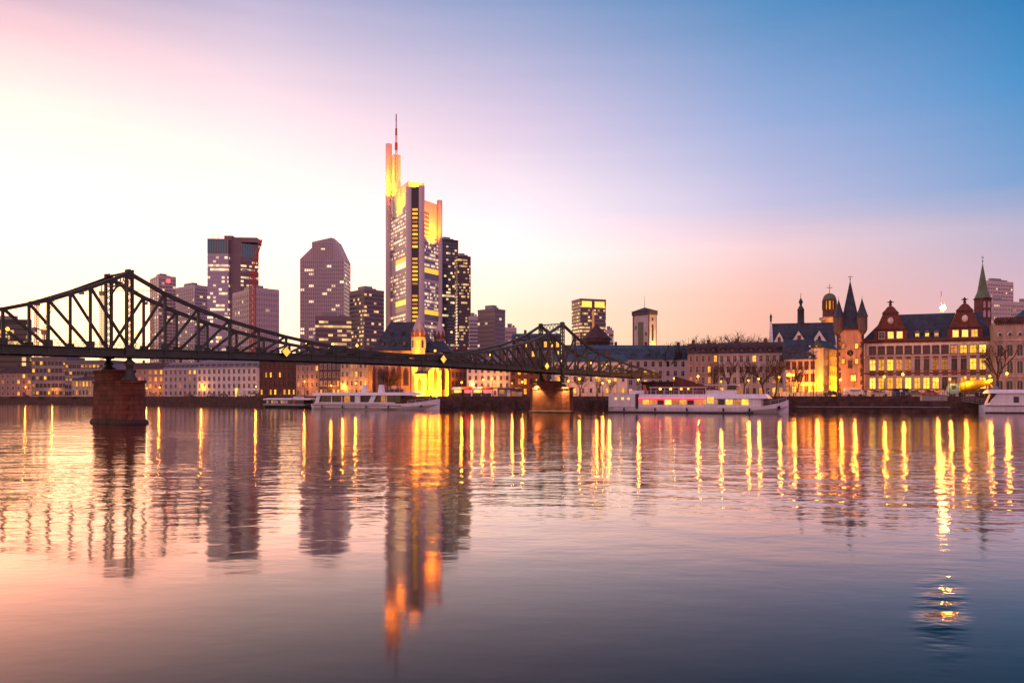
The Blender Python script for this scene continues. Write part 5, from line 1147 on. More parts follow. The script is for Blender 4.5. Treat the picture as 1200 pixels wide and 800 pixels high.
mb = MB(); mb.loft([[(1.0,-B+.1,3.92),(L*.80,-B+.1,3.92),(L*.855,-2.0,3.92),(L*.855,2.0,3.92),(L*.80,B-.1,3.92),(1.0,B-.1,3.92)], [(1.2,-B+.3,4.75),(L*.78,-B+.3,4.75),(L*.81,-1.8,4.75),(L*.81,1.8,4.75),(L*.78,B-.3,4.75),(1.2,B-.3,4.75)]]); mb.build('roof', M['white_paint'], o)
for x in (L*.405, L*.545): mb = MB(); mb.prism([(x-.9,4.752),(x+.9,4.752),(x+.5,6.9),(x-.5,6.9)], 'y', -.5, .5); mb.build('funnel', M['white_paint'], o)
boat_rail(o, [(L*.60,-1.6,4.76),(L*.72,-1.6,4.76),(L*.72,1.6,4.76),(L*.60,1.6,4.76)], 1.6)
mb = MB(); mb.box(L*.62, L*.70, -1.3, 1.3, 4.762, 5.7); mb.build('wheelhouse', M['dark_hull'], o)
boat_rail(o, [(L*.82,-B+.5,1.85),(L*.92,-2.4,2.35),(L*.985,-.5,2.85)], .7)
mb = MB(); mb.box(L*.895, L*.915, -2.75, -2.2, .9, 1.5); mb.build('anchor', M['iron_black'], o)
mb = MB(); mb.tube((L*.98,0,2.8), (L*.98,0,5.0), .05, .03, 6); mb.build('flagstaff', M['white_paint'], o)
for x in (L*.12, L*.3, L*.5, L*.68): mb = MB(); mb.lathe([(.05,.3),(.17,.4),(.17,1.0),(.05,1.1)], 8, (x,-B-.2)); mb.tube((x,-B-.2,1.1), (x,-B-.05,1.5), .02); mb.build('fender', M['tyre'], o)
# --- small excursion boat left of it
loc, rz, L = boat_pose((gx(313,268),268), (gx(374,252),252)); B = 2.2
o = thing('excursion_boat', 'small low excursion boat with pale canopies left of the white passenger boat', 'boat', loc, rz)
hull_mesh([(0,1.4,1.3,1.0),(1.2,2.0,1.1,1.7),(L*.7,B,1.1,2.0),(L*.9,1.4,1.5,1.0),(L,.2,1.9,.1)]).build('hull', M['dark_hull'], o)
mb = MB(); mb.box(1, L*.82, -B-.03, B+.03, .98, 1.12); mb.build('gunwale', M['white_paint'], o)
mb = MB(); mb.box(1.8, L*.8, -B+.5, B-.5, 1.12, 2.6); mb.build('saloon', M['dark_hull'], o)
panes(o, [2.6+1.25*k for k in range(int((L*.55-2)/1.25))], .95, .9, 1.45, -B+.49, ['white_cloth','glass','lit2','white_cloth'], 'saloon_window')
mb = MB(); mb.box(L*.60, L*.645, -B+.4, -B+.51, 1.2, 2.55); mb.build('door', M['red_cloth'], o)
for a, b in ((.5,4.5),(4.9,L*.58),(L*.66,L*.93)):
    mb = MB(); mb.prism([(-B+.1,2.6),(-B+.4,2.95),(0,3.2),(B-.4,2.95),(B-.1,2.6)], 'x', a, b); mb.build('canopy', M['white_cloth'], o)
mb = MB(); mb.box(L*.585, L*.655, -1.4, 1.4, 2.602, 3.6); mb.build('wheelhouse', M['white_paint'], o)
# --- restaurant boat
loc, rz, L = boat_pose((gx(717,184),184), (gx(924,170.5),170.5)); B = 4.2
o = thing('restaurant_boat', 'long white restaurant boat with a red light strip and warmly lit windows', 'boat', loc, rz, 'white river boats')
hull_mesh([(0,3.3,1.9,3.0),(1.4,4.0,1.35,3.7),(L*.7,B,1.3,3.9),(L*.86,B*.95,1.55,3.2),(L*.95,2.4,2.2,1.3),(L,.3,2.9,.1)]).build('hull', M['white_paint'], o)
mb = MB(); mb.box(.2, L*.82, -B-.04, -B+.3, .02, .34); mb.build('boot_topping', M['dark_hull'], o)
mb = MB(); mb.box(.25, L*.165, -B+.05, B-.05, 1.3, 4.15); mb.build('stern_house', M['white_paint'], o)
panes(o, [L*.05,L*.09,L*.125], .5, .5, 2.9, -B+.045, ['lit3','lit','lit3'], 'porthole')
mb = MB(); mb.box(L*.168, L*.178, -B-.02, B, .9, 4.2); mb.build('bulkhead', M['dark_hull'], o)
mb = MB(); mb.box(L*.18, L*.86, -B+.35, B-.35, 1.3, 3.15); mb.build('saloon', M['white_paint'], o)
xs = [L*.225+1.62*k for k in range(int(L*.62/1.62))]
panes(o, xs, 1.35, 1.15, 1.85, -B+.35, ['lit','lit2','glass','lit3','lit2','lit','glass','lit2'], 'saloon_window')
mb = MB(); mb.box(L*.565, L*.615, -B+.02, -B+.3, 1.32, 3.6); mb.build('entrance', M['white_paint'], o)
mb = MB(); mb.box(L*.572, L*.608, -B-.04, -B+.01, 2.1, 3.5); mb.build('lit_doorway', M['lit3'], o)
mb = MB(); mb.loft([[(L*.18,-B+.02,3.16),(L*.90,-B+.02,3.16),(L*.91,B-.02,3.16),(L*.18,B-.02,3.16)], [(L*.185,-B+.5,4.1),(L*.88,-B+.5,4.1),(L*.885,B-.5,4.1),(L*.185,B-.5,4.1)]]); mb.build('roof', M['white_paint'], o)
RL = glow('red_strip_light', (1,.012,.025), 5, True, .1)
mb = MB(); mb.box(L*.185, L*.56, -B-.12, -B+.0, 2.90, 3.17); mb.build('light_strip', RL, o)
mb = MB(); mb.prism([(L*.115,4.152),(L*.20,4.152),(L*.20,5.0),(L*.12,5.0)], 'y', -1.8, 1.8); mb.build('rear_deckhouse', M['white_paint'], o)
mb = MB(); mb.prism([(L*.197,4.2),(L*.215,4.2),(L*.20,6.2),(L*.187,6.2)], 'y', -.4, .4); mb.build('funnel', mat('orange_funnel_paint',(.40,.12,.03),.5,.15,1), o)
mb = MB(); mb.box(L*.56, L*.72, -2.4, 2.4, 4.102, 5.0); mb.build('deckhouse', M['white_paint'], o)
mb = MB(); mb.box(L*.24, L*.57, -3.2, 3.2, 5.5, 5.68); mb.build('upper_awning', M['white_cloth'], o)
mb = MB(); mb.box(L*.55, L*.735, -3.0, 3.0, 6.0, 6.15); mb.build('wheelhouse_roof', M['white_paint'], o)
mb = MB(); mb.box(L*.68, L*.725, -2.0, 2.0, 5.002, 5.998); mb.build('wheelhouse', M['glass'], o)
for x in (L*.25, L*.33, L*.41, L*.49, L*.56):
    for y in (-3.1, 3.1): mb = MB(); mb.bar((x,y,4.1), (x,y,5.5), .09); mb.build('awning_post', M['white_paint'], o)
for x in (L*.30, L*.36, L*.42, L*.46): mb = MB(); mb.lathe([(.05,5.05),(.22,5.12),(.26,5.3),(.1,5.48)], 10, (x,-2.2)); mb.build('deck_lamp', M['lamp'], o)
boat_rail(o, [(L*.19,-B+.6,4.1),(L*.55,-B+.6,4.1)], .8)
boat_rail(o, [(L*.87,-B+.7,1.7),(L*.95,-2.2,2.25),(L*.99,-.5,2.75)], .75)
mb = MB(); mb.bar((L*.87,0,4.1), (L*.93,0,5.7), .1); mb.build('bow_spar', M['white_paint'], o)
mb = MB(); mb.box(L*.945, L*.96, -2.6, -2.0, .9, 1.6); mb.build('anchor', M['iron_black'], o)
for x in (L*.1, L*.28, L*.46, L*.66, L*.8): mb = MB(); mb.lathe([(.05,.4),(.18,.5),(.18,1.05),(.05,1.15)], 8, (x,-B-.24)); mb.tube((x,-B-.24,1.15), (x,-B-.05,1.35), .02); mb.build('fender', M['tyre'], o)
# --- boat at the right edge, stern toward the left
loc, rz, L = boat_pose((gx(1150,177),177), (gx(1150,177)+30,177-11)); B = 3.6
o = thing('cabin_boat', 'tall white cabin boat cut off by the right edge of the view', 'boat', loc, rz, 'white river boats')
hull_mesh([(0,3.0,1.75,2.8),(1.0,3.4,1.75,3.2),(L*.75,B,1.75,3.4),(L*.9,2.4,2.2,1.6),(L,.25,2.9,.1)]).build('hull', M['white_paint'], o)
mb = MB(); mb.box(.1, L*.85, -B-.04, -B+.3, .02, .3); mb.build('boot_topping', M['dark_hull'], o)
mb = MB(); mb.box(.3, L*.8, -B-.02, -B+.3, 1.55, 1.76); mb.build('rubbing_strake', M['concrete'], o)
mb = MB(); mb.prism([(.9,1.752),(L*.8,1.752),(L*.76,4.3),(2.2,4.3)], 'y', -B+.5, B-.5); mb.build('cabin', M['white_paint'], o)
panes(o, [6.0+2.6*k for k in range(7)], 1.0, 1.3, 2.3, -B+.49, ['glass'], 'cabin_window')
mb = MB(); mb.prism([(.6,2.2),(.9,2.2),(2.3,4.28),(1.2,4.28)], 'y', -B+.3, -B+.48); mb.build('stern_wing', M['dark_hull'], o)
mb = MB(); mb.loft([[(.8,-B+.1,4.31),(L*.8,-B+.1,4.31),(L*.8,B-.1,4.31),(.8,B-.1,4.31)], [(1.4,-B+.6,5.1),(L*.78,-B+.6,5.1),(L*.78,B-.6,5.1),(1.4,B-.6,5.1)]]); mb.build('roof', M['white_paint'], o)
mb = MB(); mb.lathe([(.6,5.1),(.62,5.4),(.4,5.85),(.05,6.0)], 12, (2.6,-.5)); mb.build('radar_dome', mat('blue_grey_dome',(.16,.2,.27),.4,.1,1), o)
# ================================================================== trees
def tree_meshes(seed, h, spread=.75, levels=5, lean=0.0, nb=3, twig=.022):
    rg = random.Random(seed); tr, cr = MB(), MB()
    def grow_(p, d, L, r, lv):
        n = 2 if lv > 2 else 3; q = p
        for k in range(n):
            d2 = (d+Vector((rg.uniform(-1,1), rg.uniform(-1,1), rg.uniform(-.4,.7)))*.16).normalized(); e = q+d2*(L/n)
            ra, rb = r*(1-.28*k/n), r*(1-.28*(k+1)/n)
            (tr if lv < 2 else cr).tube(q, e, max(ra,twig*.6), max(rb,twig*.5), 7 if lv < 2 else (4 if lv < 4 else 3), False); q, d = e, d2
            if lv >= 1 and k < n-1 and rg.random() < .5: side(q, d, L*.62, r*.5, lv+1)
        if lv >= levels: return
        m = nb if lv < 2 else (3 if rg.random() < .45 else 2)
        for k in range(m): side(q, d, L*rg.uniform(.62,.86), r*.62, lv+1, k*2*math.pi/m+rg.uniform(-.5,.5))
    def side(q, d, L, r, lv, az=None):
        if lv > levels: return
        az = rg.uniform(0, 2*math.pi) if az is None else az
        u = Vector((0,0,1)) if abs(d.z) < .9 else Vector((1,0,0)); a = d.cross(u).normalized(); b = d.cross(a); t = rg.uniform(.35,.8)*spread
        nd_ = (d*math.cos(t)+(a*math.cos(az)+b*math.sin(az))*math.sin(t)); nd_.z += .12; grow_(q, nd_.normalized(), L, r, lv)
    grow_(Vector((0,0,-.1)), Vector((lean,0,1)).normalized(), h*.30, h*.024, 0)
    zmax = max(v[2] for v in cr.v); k = h/zmax
    for mb in (tr, cr): mb.v = [(x*k, y*k, z*k) for x, y, z in mb.v]
    a, b = tr.mesh('trunk', False), cr.mesh('crown', False); a.materials.append(M['bark']); b.materials.append(M['bark']); return a, b
TV = [tree_meshes(11, 10, .8), tree_meshes(23, 10, .95, 5, .05), tree_meshes(37, 10, .7, 5, -.04), tree_meshes(41, 10, 1.05, 5, .03, 4)]
def tree(label, px, d, ytop, v, zb=None, rz=0.0, group='bare winter trees along the far bank', sx=1.0):
    z = G if zb is None else zb; h = gz(ytop, d)-z
    o = thing('bare_tree', label, 'tree', (gx(px, d), d, z), rz, group); o.scale = (h/10*sx, h/10*sx, h/10)
    link('trunk', TV[v][0], o); link('crown', TV[v][1], o); return o
def qd(px, off): return quay_at(px, off)[1]
TREES = [
 (8,26,438,1,'bare tree before the dark glazed offices at the far left'),(28,26,444,2,'low bare tree second from the left edge'),(52,27,440,0,'bare tree beneath the far left crane mast'),
 (70,26,446,3,'small spreading bare tree before the long grey office block'),(92,26,443,1,'bare tree between the office block and the small cream house'),(108,28,446,2,'bare tree just left of the dark river pier'),
 (182,24,424,3,'bare tree just right of the dark river pier glowing from a lamp behind'),(205,27,440,0,'bare tree before the left pale apartment house'),(222,26,446,1,'low bare tree between the two apartment houses'),
 (247,27,444,2,'thin bare tree before the white apartment house'),(262,27,447,3,'bushy bare tree in front of the middle of the white apartment house'),(289,25,421,1,'tall bare tree at the right end of the white apartment house'),
 (318,27,432,0,'bare tree in front of the dark brick house'),(336,27,436,2,'slim bare tree at the right end of the dark brick house'),(352,27,440,3,'bare tree before the rose-coloured house'),
 (381,26,432,1,'bare tree behind the stern of the white passenger boat'),(412,27,436,2,'bare tree in front of the cream house'),(458,14,428,3,'large spreading bare tree in front of the riverside church'),
 (542,27,440,0,'thin bare tree right of the yellow choir'),(590,27,436,1,'bare tree at the corner of the white three-storey house'),(604,24,440,2,'bare tree left of the lit pier'),
 (680,24,436,3,'bare tree right of the lit pier with orange lamps below'),(700,26,440,0,'bare tree before the white plain house under the bridge'),(715,24,444,1,'small bare tree behind the restaurant boat stern'),
 (836,24,424,1,'bare tree at the narrow rose house by the bridge end'),(852,26,418,2,'bare tree left of the middle of the wide pale house'),(872,26,420,0,'bare tree before the middle of the wide pale house'),
 (895,25,418,3,'bare tree before the right end of the wide pale house'),(908,20,414,1,'bare tree beside the big yellow lamp left of the timbered house'),(934,22,424,2,'bare tree in front of the timbered house'),
 (1168,19,396,2,'dark twisted bare tree between the museum palace and the arched palace'),
]
for k, (px, off, yt, v, lab) in enumerate(TREES): tree(lab, px, qd(px, off), yt, v, rz=k*1.3, sx=1.15 if v == 3 else 1.0)
for k, (px, yt, v) in enumerate(((815,390,0),(824,392,1),(845,389,3),(856,391,2),(872,388,1),(886,388,3),(897,391,0),(786,399,2))):
    tree('bare treetop above the roofs behind the wide pale house, '+['far left one','second from left','broad left-middle one','small middle one','tall middle one','broad right one','small right one','low one by the city tower'][k], px, 290, yt, v, rz=k*.9, group='treetops behind the roofs', sx=1.25)
lf = MB(); rg = random.Random(3)
for k in range(900):
    a, b, r = rg.uniform(0, 2*math.pi), rg.uniform(0, 1), rg.uniform(.55, 1)**.5
    c = Vector((math.cos(a)*r*1.5, math.sin(a)*r*1.1, .15+b*1.5*math.sqrt(max(0, 1-(r*.85)**2)))); u = Vector((rg.uniform(-1,1), rg.uniform(-1,1), rg.uniform(-1,1))).normalized(); w = u.cross(Vector((.3,.5,.8))).normalized(); q = .13
    lf.add([c-u*q, c+w*q*.6, c+u*q, c-w*q*.6], [(0,1,2,3)])
lme = lf.mesh('leaves', False); lme.materials.append(M['leaf'])
sb = MB()
for k in range(7): sb.tube((0,0,-.05), (math.cos(k)*.9, math.sin(k)*.7, 1.1), .05, .02, 5)
sme = sb.mesh('stems'); sme.materials.append(M['bark'])
for k in range(14):
    px = (228,236,246,255,263,272,281,290,300,66,74,142,156,164)[k]; x, y = quay_at(px, 23.2)
    o = thing('shrub', 'dark evergreen shrub in the row along the far left street', 'shrub', (x, y, G+.12), k*1.7, 'shrubs along the far left street'); q = rg.uniform(.8, 1.5); o.scale = (q*1.1, q, q*1.15)
    link('leaves', lme, o); link('stems', sme, o)
# ================================================================== street lamps
def lamp_proto(name, label, hgt, r, m, two=False):
    o = thing(name, label, 'lamp'); mb = MB(); mb.lathe([(.16,-.05),(.16,.5),(.08,.7),(.055,hgt-.1),(.12,hgt)], 8)
    if two: mb.bar((-.9,0,hgt-.15), (.9,0,hgt-.15), .08)
    mb.build('pole', M['iron_black'], o)
    for x in ((-.9,.9) if two else (0,)):
        mb = MB(); mb.lathe([(.05,hgt+.01),(r*.8,hgt+r*.35),(r,hgt+r),(r*.75,hgt+r*1.65),(.05,hgt+r*2)], 12, (x,0)); mb.build('globe', M[m], o)
    l = bpy.data.lights.new('lamp_light', 'POINT'); l.energy = 1000; l.color = (1,.32,.035); l.shadow_soft_size = .3; lo = bpy.data.objects.new('lamp_light', l); COL.objects.link(lo); lo.parent = o; lo.location = (0, -.6, hgt-.5)
    return o
LP = lamp_proto('street_lamp', '', 4.6, .27, 'lamp'); used = False
LAMPS = [(6,17),(30,12),(47,22),(62,12),(77,24),(95,12),(108,17),(172,12),(187,14),(205,22),(236,12),(268,23),(300,12),(313,23),(327,12),(343,23),(357,12),(388,14),(402,14),(417,14),(438,13),(449,23),(470,20),(541,12.5),(553,22),(566,13),(577,22),(600,13),(612,12),(666,24),(679,12),(699,13),(706,22),(714,12),(748,13),(790,14),(818,20),(845,13),(877,16),(889,17),(913,13),(930,15),(957,13),(985,13),(1001,13),(1036,13),(1058,13),(1098,14),(1113,12.6),(1131,13),(1160,14),(1180,13)]
def lamp_label(px):
    for a, b, t in ((-1,40,'before the dark glazed offices'),(40,115,'along the street left of the dark pier'),(115,200,'right of the dark pier'),(200,310,'before the apartment houses'),(310,345,'before the dark brick house'),(345,430,'behind the excursion and passenger boats'),(430,530,'near the church'),(530,620,'between the church and the lit pier'),(620,730,'right of the lit pier'),(730,930,'behind the restaurant boat'),(930,1012,'before the turreted tower and golden street'),(1012,1150,'along the street before the museum palace'),(1150,1300,'before the arched palace')):
        if a <= px < b: return 'lit globe street lamp '+t
for k, (px, off) in enumerate(LAMPS):
    x, y = quay_at(px, off); o = LP if k == 0 else dup(LP); o.location = (x, y, G if off > 11 else QZ); o.scale = (1, 1, (1, .86, 1.12, .94, .8)[k*7 % 5]); o['label'] = lamp_label(px); o['group'] = lamp_label(px).replace('lit globe street lamp', 'globe lamps')
# one big lamp beside the timbered house and a green signal
x, y = quay_at(925, 13); o = thing('street_lamp', 'large bright lantern on a tall pole left of the timbered house', 'lamp', (x, y, G)); hh = gz(441, y)-G
mb = MB(); mb.lathe([(.16,-.05),(.16,.5),(.07,.7),(.055,hh)], 8); mb.build('pole', M['iron_black'], o)
mb = MB(); mb.lathe([(.05,hh+.01),(.6,hh+.1),(.75,hh+.35),(.5,hh+.65),(.05,hh+.75)], 12); mb.build('globe', M['lamp'], o)
x, y = quay_at(17, 13); o = thing('traffic_light', 'traffic light showing green at the far left', 'traffic light', (x, y, G)); mb = MB(); mb.tube((0,0,-.05), (0,0,2.6), .07, .07, 8); mb.box(-.3, .3, -.2, .2, 2.6, 4.4); mb.build('mast', M['iron_black'], o)
mb = MB(); mb.lathe([(.02,0),(.26,.0),(.22,.12),(.02,.16)], 12, M=Matrix.Translation((0,-.205,2.95)) @ Matrix.Rotation(R(90),4,'X')); mb.build('green_lens', M['green_light'], o)
mb = MB(); mb.lathe([(.02,0),(.2,.0),(.02,.06)], 12, M=Matrix.Translation((0,-.205,4.05)) @ Matrix.Rotation(R(90),4,'X')); mb.build('dark_lens', M['tyre'], o)
# dark mast with small floodlights in front of the timbered house
x, y = quay_at(953, 9); o = thing('lamp_mast', 'dark mast with a cluster of small unlit lamps rising before the timbered house', 'lamp', (x, y, QZ)); hh = gz(400, y)-QZ
mb = MB(); mb.tube((0,0,-.05), (0,0,hh), .16, .09, 8)
for z in (.72, .82, .9): mb.bar((-.9,0,hh*z), (.9,0,hh*z), .08)
mb.build('pole', M['iron_black'], o)
for z in (.72, .82, .9):
    for xx in (-.8, .8): mb = MB(); mb.lathe([(.1,hh*z+.05),(.24,hh*z+.2),(.24,hh*z+.42),(.05,hh*z+.5)], 10, (xx,0)); mb.build('lamp_head', M['white_paint'], o)
# ================================================================== railings along the street edge
def railing(label, pa, pb, m, off=10.75, h=1.05):
    n = max(2, int(abs(pb-pa)/6)); pts = [quay_at(pa+(pb-pa)*k/n, off) for k in range(n+1)]; o = thing('railing', label, 'railing', (pts[0][0], pts[0][1], G+.1), 0, 'street railings above the quay')
    b = Vector((pts[0][0], pts[0][1], G+.1)); P = [Vector((x, y, G+.1))-b for x, y in pts]
    mb = MB()
    for a, c in zip(P, P[1:]):
        for z in (h, h*.55, .2): mb.bar(a+Vector((0,0,z)), c+Vector((0,0,z)), .07 if z == h else .04)
    mb.build('rails', m, o); pm = MB().box(-.05, .05, -.05, .05, 0, h+.05).mesh('post'); pm.materials.append(m)
    for p in P: link('post', pm, o, tuple(p))
for a, b, t in ((4,112,'iron railing above the quay left of the dark pier'),(172,360,'iron railing above the quay behind the parked cars'),(545,612,'iron railing above the quay beside the market stalls'),(676,745,'iron railing above the quay right of the lit pier'),(926,1012,'iron railing above the quay before the turreted tower'),(1012,1160,'iron railing above the quay before the museum palace')): railing(t, a, b, M['grey_metal'])
# ================================================================== cars
CARC = {}
def car(label, px, off, colr, heading=0, z=None, lights=True, van=False):
    x, y = quay_at(px, off); rz = quay_dir(px)+heading
    o = thing('parked_van' if van else 'parked_car', label, 'van' if van else 'car', (x, y, (G+.004) if z is None else z), rz, None)
    if colr not in CARC:
        cm = mat('car_paint_%s' % '_'.join(str(int(v*100)) for v in colr), colr, .3, .08, 1, .2, spec=.6)
        def sec(pr, w): 
            mb = MB(); mb.prism(pr, 'y', -w, w); return mb
        body = [(-2.15,.35),(2.1,.35),(2.2,.6),(2.1,.82),(1.05,.98),(-1.3,1.0),(-2.1,.92),(-2.2,.6)]; cab = [(-1.55,1.002),(1.0,1.002),(.35,1.45),(-.95,1.48)]
        vb = [(-2.4,.4),(2.3,.4),(2.4,.75),(2.2,1.15),(-2.4,1.2)]; vc = [(-2.38,1.202),(2.1,1.202),(1.35,2.1),(-2.3,2.15)]
        CARC[colr] = {}
        for k, (b_, c_) in {False:(body,cab), True:(vb,vc)}.items():
            m1 = sec(b_, .86).mesh('body'); m1.materials.append(cm)
            g = sec(c_, .74); n = len(c_); m2 = g.mesh('cabin'); m2.materials.append(cm if k else M['glass'])
            CARC[colr][k] = (m1, m2)
    if 'w' not in CARC:
        me = MB().lathe([(.12,-.11),(.33,-.11),(.34,0),(.33,.11),(.12,.11)], 12, M=Matrix.Rotation(R(90),4,'X')).mesh('wheel'); me.materials.append(M['tyre']); CARC['w'] = me
        me = MB().box(-.04, .04, -.16, .16, -.07, .07).mesh('headlight'); me.materials.append(M['white_paint']); CARC['h'] = me
        me = MB().box(-.04, .04, -.16, .16, -.07, .07).mesh('tail_light'); me.materials.append(M['red_light']); CARC['t'] = me
        me = MB().box(-1.3, 1.1, -.02, .02, 0, .32).mesh('side_window'); me.materials.append(M['glass']); CARC['s'] = me
    a, b = CARC[colr][van]; link('body', a, o); link('cabin', b, o)
    for sx in (-1.35, 1.35):
        for sy in (-.8, .8): link('wheel', CARC['w'], o, (sx, sy, .34))
    e = 2.38 if van else 2.18
    for sy in (-.6, .6): link('headlight', CARC['h'], o, (e, sy, .68)); link('tail_light', CARC['t'], o, (-e, sy, .72))
    if van: link('side_window', CARC['s'], o, (.3, -.745, 1.35))
    return o
WH, SV, BK, RD, BL_, GY = (.65,.6,.6), (.38,.36,.37), (.03,.03,.035), (.42,.04,.035), (.06,.10,.2), (.14,.13,.14)
for px, off, c, lab, v in ((178,13.6,GY,'dark grey car parked just right of the dark pier',0),(195,13.6,WH,'white car left of the red one in the left parking row',0),(221,13.6,RD,'red car in the left parking row',0),(233,13.6,WH,'white car right of the red one in the left parking row',0),(247,13.6,SV,'silver car in the middle of the left parking row',0),(262,13.6,BK,'black car right of the middle of the left parking row',0),(283,13.6,WH,'white delivery van near the brick house',1),(294,13.6,WH,'white car between the delivery van and the brick house',0),(318,13.6,BL_,'blue car in front of the dark brick house',0),(30,13.6,BK,'black car before the dark glazed offices',0),(58,13.6,SV,'silver car before the long grey office block',0),(88,13.6,GY,'grey car before the small cream house',0),(405,13.6,BK,'black car behind the roof of the white passenger boat',0)): car(lab, px, off, c, 0, van=bool(v))
for px, off, c, lab, v in ((1088,13.2,RD,'bright red car in front of the museum palace',0),(1073,13.3,GY,'grey car left of the bright red car before the museum',0),(1030,13.3,SV,'silver car left of the dark container before the museum',0),(975,13.3,BK,'black car before the golden lit street',0),(1001,13.3,WH,'white van before the turreted tower',1)): car(lab, px, off, c, math.pi if px == 1088 else 0, van=bool(v))
# ================================================================== concrete mixer truck, container, kiosk, gangway
x, y = quay_at(1118, 14.2); o = thing('concrete_mixer_truck', 'concrete mixer truck with blue cab and yellow drum before the museum', 'truck', (x, y, G+.004), quay_dir(1118))
yel = mat('yellow_drum_paint', (.62,.42,.02), .45, .12, 1); blu = mat('blue_cab_paint', (.10,.24,.38), .4, .1, 1)
mb = MB(); mb.box(-1.2, 8.0, -.5, .5, .75, 1.05); mb.build('chassis', M['iron_black'], o)
mb = MB(); mb.prism([(-1.4,.6),(.75,.6),(.75,3.0),(-1.0,3.05),(-1.4,1.9)], 'y', -1.2, 1.2); cb_ = mb.build('cab', blu, o)
mb = MB(); mb.box(-.9, .1, -1.23, -1.203, 1.8, 2.7); mb.build('cab_window', M['glass'], cb_)
mb = MB(); mb.lathe([(.55,-3.2),(1.05,-2.7),(1.25,-1.2),(1.25,.4),(.85,2.2),(.5,3.0)], 18, M=Matrix.Translation((4.2,0,2.75)) @ Matrix.Rotation(R(90-13),4,'Y')); mb.build('drum', yel, o)
mb = MB(); mb.box(.95, 1.3, -.7, .7, 1.05, 2.4); mb.bar((7.2,0,1.0), (7.2,0,3.0), .4); mb.build('drum_stand', yel, o)
mb = MB(); mb.prism([(7.0,3.9),(8.1,4.2),(8.2,3.6),(7.2,3.1)], 'y', -.5, .5); mb.bar((7.6,0,3.1), (8.7,0,1.8), .35); mb.build('chute', yel, o)
wm = MB().lathe([(.2,-.18),(.5,-.18),(.52,0),(.5,.18),(.2,.18)], 14, M=Matrix.Rotation(R(90),4,'X')).mesh('wheel'); wm.materials.append(M['tyre'])
for sx in (-.4, 1.7, 5.3, 6.6):
    for sy in (-.95, .95): link('wheel', wm, o, (sx, sy, .52))
x, y = quay_at(1046, 13.6); o = thing('container', 'dark blue steel site container before the museum', 'container', (x, y, G), quay_dir(1046)); mb = MB(); mb.box(0, 3.4, -1, 1, 0, 2.0)
for k in range(12): mb.box(.1+k*.27, .22+k*.27, -1.05, -1.002, .1, 1.9)
mb.build('box', mat('dark_blue_container_paint', (.02,.035,.075), .5, .15, 1), o); mb = MB(); mb.box(1.4, 2.0, -1.08, -1.055, 1.2, 1.6); mb.build('plate', M['white_paint'], o)
x, y = quay_at(1081, 1.2); o = thing('ticket_kiosk', 'windowless grey kiosk block on the quay edge below the bright red car', 'kiosk', (x, y, QZ+.12), quay_dir(1090)); mb = MB(); mb.box(0, 5.2, 0, 2.2, -.7, 1.25); mb.build('wall', M['concrete'], o); mb = MB(); mb.box(-.12, 5.32, -.12, 2.3, 1.252, 1.36); mb.build('roof', M['grey_metal'], o); mb = MB(); mb.box(2.4, 3.3, -.03, -.003, -.6, 1.05); mb.build('door', M['plaster_grey'], o)
x, y = quay_at(1128, -1.0); o = thing('gangway', 'steel gangway with railings left of the cabin boat', 'gangway', (x, y, 1.3), quay_dir(1135)); mb = MB(); mb.bar((0,0,1.3), (7,0,.25), 1.2, .12); mb.build('ramp', M['grey_metal'], o)
for yy in (-.6, .6): 
    mb = MB(); mb.bar((0,yy,2.3), (7,yy,1.25), .06); mb.bar((0,yy,1.85), (7,yy,.8), .04)
    for k in range(8): mb.bar((k,yy,1.3-k*.15), (k,yy,2.3-k*.15), .05)
    mb.build('handrail', M['grey_metal'], o)
# ================================================================== market stalls and kiosks left of the lit pier
for k, (px, c, lab) in enumerate(((536,'white_cloth','market stall with a white awning nearest the yellow choir'),(548,'red_cloth','market stall with a red awning, second from the yellow choir'),(560,'white_cloth','market stall with a white awning between two red ones'),(571,'red_cloth','market stall with a glowing red awning nearest the lit pier'))):
    x, y = quay_at(px, 13.4); o = thing('market_stall', lab, 'stall', (x, y, G), quay_dir(px)+.15, 'market stalls by the church')
    mb = MB(); mb.box(-1.2, 1.2, -.9, -.4, 0, 1.0); mb.build('counter', M['frame_dark'], o)
    for sx in (-1.2, 1.2):
        for sy in (-1.1, 1.1): mb = MB(); mb.box(sx-.04, sx+.04, sy-.04, sy+.04, 0, 2.2); mb.build('post', M['iron_black'], o)
    mb = MB(); mb.prism([(-1.5,2.05),(-1.5,2.25),(0,2.85),(1.5,2.25),(1.5,2.05),(0,2.65)], 'x', -1.4, 1.4); mb.build('awning', M[c], o)
    mb = MB(); mb.box(-1.1, 1.1, .3, .4, 1.2, 1.95); mb.build('lit_back_wall', M['lit3' if c == 'white_cloth' else 'red_light'], o)
x, y = quay_at(583, 12.8); o = thing('kiosk', 'long pale kiosk with a flat canopy left of the lit pier', 'kiosk', (x, y, G), quay_dir(590)); mb = MB(); mb.box(0, 4.5, 0, 3, 0, 2.4); mb.build('wall', M['plaster_grey'], o); mb = MB(); mb.box(-1.5, 6.2, -1.2, 3.2, 2.402, 2.6); mb.build('canopy', M['concrete'], o); mb = MB(); mb.box(.6, 2.2, -.05, -.004, .9, 2.0); mb.build('hatch', M['lit2'], o); mb = MB(); mb.box(3.0, 3.9, -.05, -.004, 0.05, 2.1); mb.build('door', M['white_paint'], o)
x, y = quay_at(277, 14.5); o = thing('billboard', 'small lit advertising column on the street near the brick house', 'sign', (x, y, G)); mb = MB(); mb.lathe([(.5,0),(.5,3.0),(.62,3.02),(.55,3.3),(.05,3.5)], 14); mb.build('column', M['lit'], o)
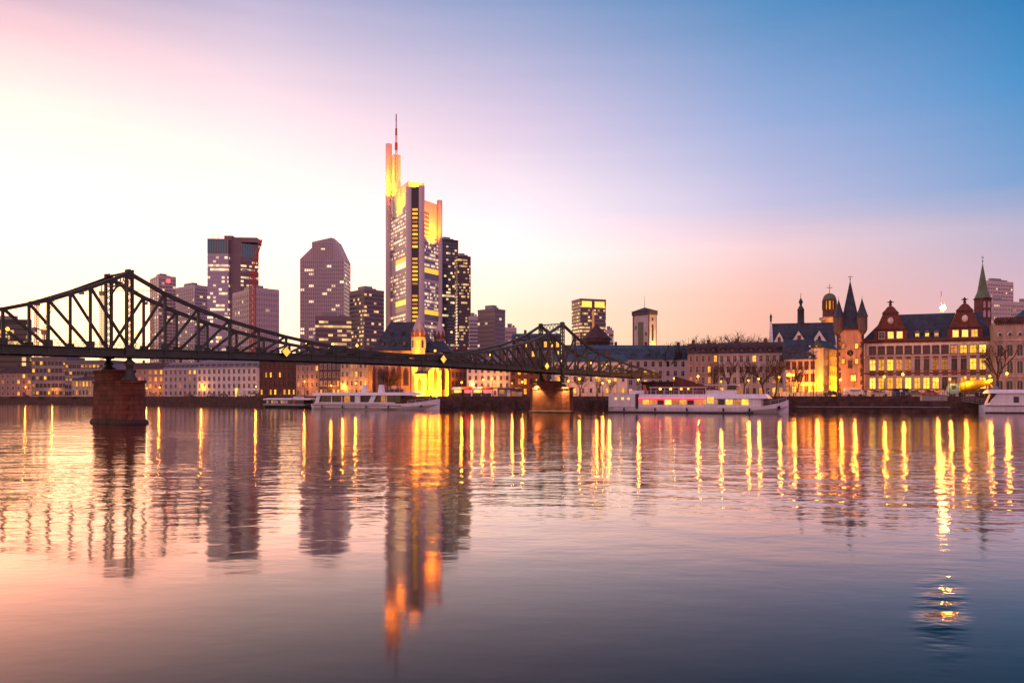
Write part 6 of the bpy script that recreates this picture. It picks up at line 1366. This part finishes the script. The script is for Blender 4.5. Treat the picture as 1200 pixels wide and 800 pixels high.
x, y = quay_at(290, 16); o = thing('tent', 'white flat market tent beside the brick house', 'tent', (x, y, G), quay_dir(300)); mb = MB(); mb.prism([(-2,2.3),(-2,2.5),(0,3.2),(2,2.5),(2,2.3)], 'x', 0, 11); mb.build('roof', M['white_cloth'], o)
for sx in (.2, 5.5, 10.8):
    for sy in (-1.9, 1.9): mb = MB(); mb.box(sx-.05, sx+.05, sy-.05, sy+.05, 0, 2.3); mb.build('post', M['grey_metal'], o)
# boom barrier style cable mast between the houses left of the pier is left to the trees; mooring dolphin posts beside the quay
for k, px in enumerate((548, 575, 603, 690, 708)):
    x, y = quay_at(px, -1.0); o = thing('mooring_pile', 'dark timber mooring pile against the quay wall', 'pile', (x, y, -1.5), 0, 'mooring piles at the quay'); mb = MB(); mb.lathe([(.22,0),(.2,4.6),(.1,4.7)], 8); mb.build('post', M['bark'], o); mb = MB(); mb.lathe([(.25,3.9),(.25,4.1)], 8); mb.build('band', M['iron_black'], o)

# ================================================================== pale board fences, added along the street to catch the lamps' glow
pf = mat('pale_fence_boards', (.55,.48,.42), .8, .2, .8, stain=.2)
def fence(label, pa, pb, off, h, n):
    pts = [quay_at(pa+(pb-pa)*k/n, off) for k in range(n+1)]; o = thing('added_fence', label, 'fence', (pts[0][0], pts[0][1], G+.1)); b = Vector((pts[0][0], pts[0][1]))
    for k, (p, q) in enumerate(zip(pts, pts[1:])):
        p, q = Vector(p)-b, Vector(q)-b; u = (q-p).normalized()*.06; hh = h*(1, .92, 1.05, .97)[k % 4]
        mb = MB(); mb.bar((p.x+u.x, p.y+u.y, hh/2), (q.x-u.x, q.y-u.y, hh/2), .05, hh); mb.build('panel', pf, o)
        mb = MB(); mb.box(p.x-.05, p.x+.05, p.y-.05, p.y+.05, -.1, hh+.1); mb.build('post', M['grey_metal'], o)
fence('pale board fence added to catch lamp glow along the street at the foot of the museum palace', 1016, 1112, 20.2, 1.5, 18)
fence('low pale board fence added to catch lamp glow before the timbered house and the golden street', 905, 972, 20.2, 1.1, 12)
fence('pale board fence added to catch lamp glow behind the mooring piles left of the lit pier', 588, 612, 19.5, 1.3, 5)
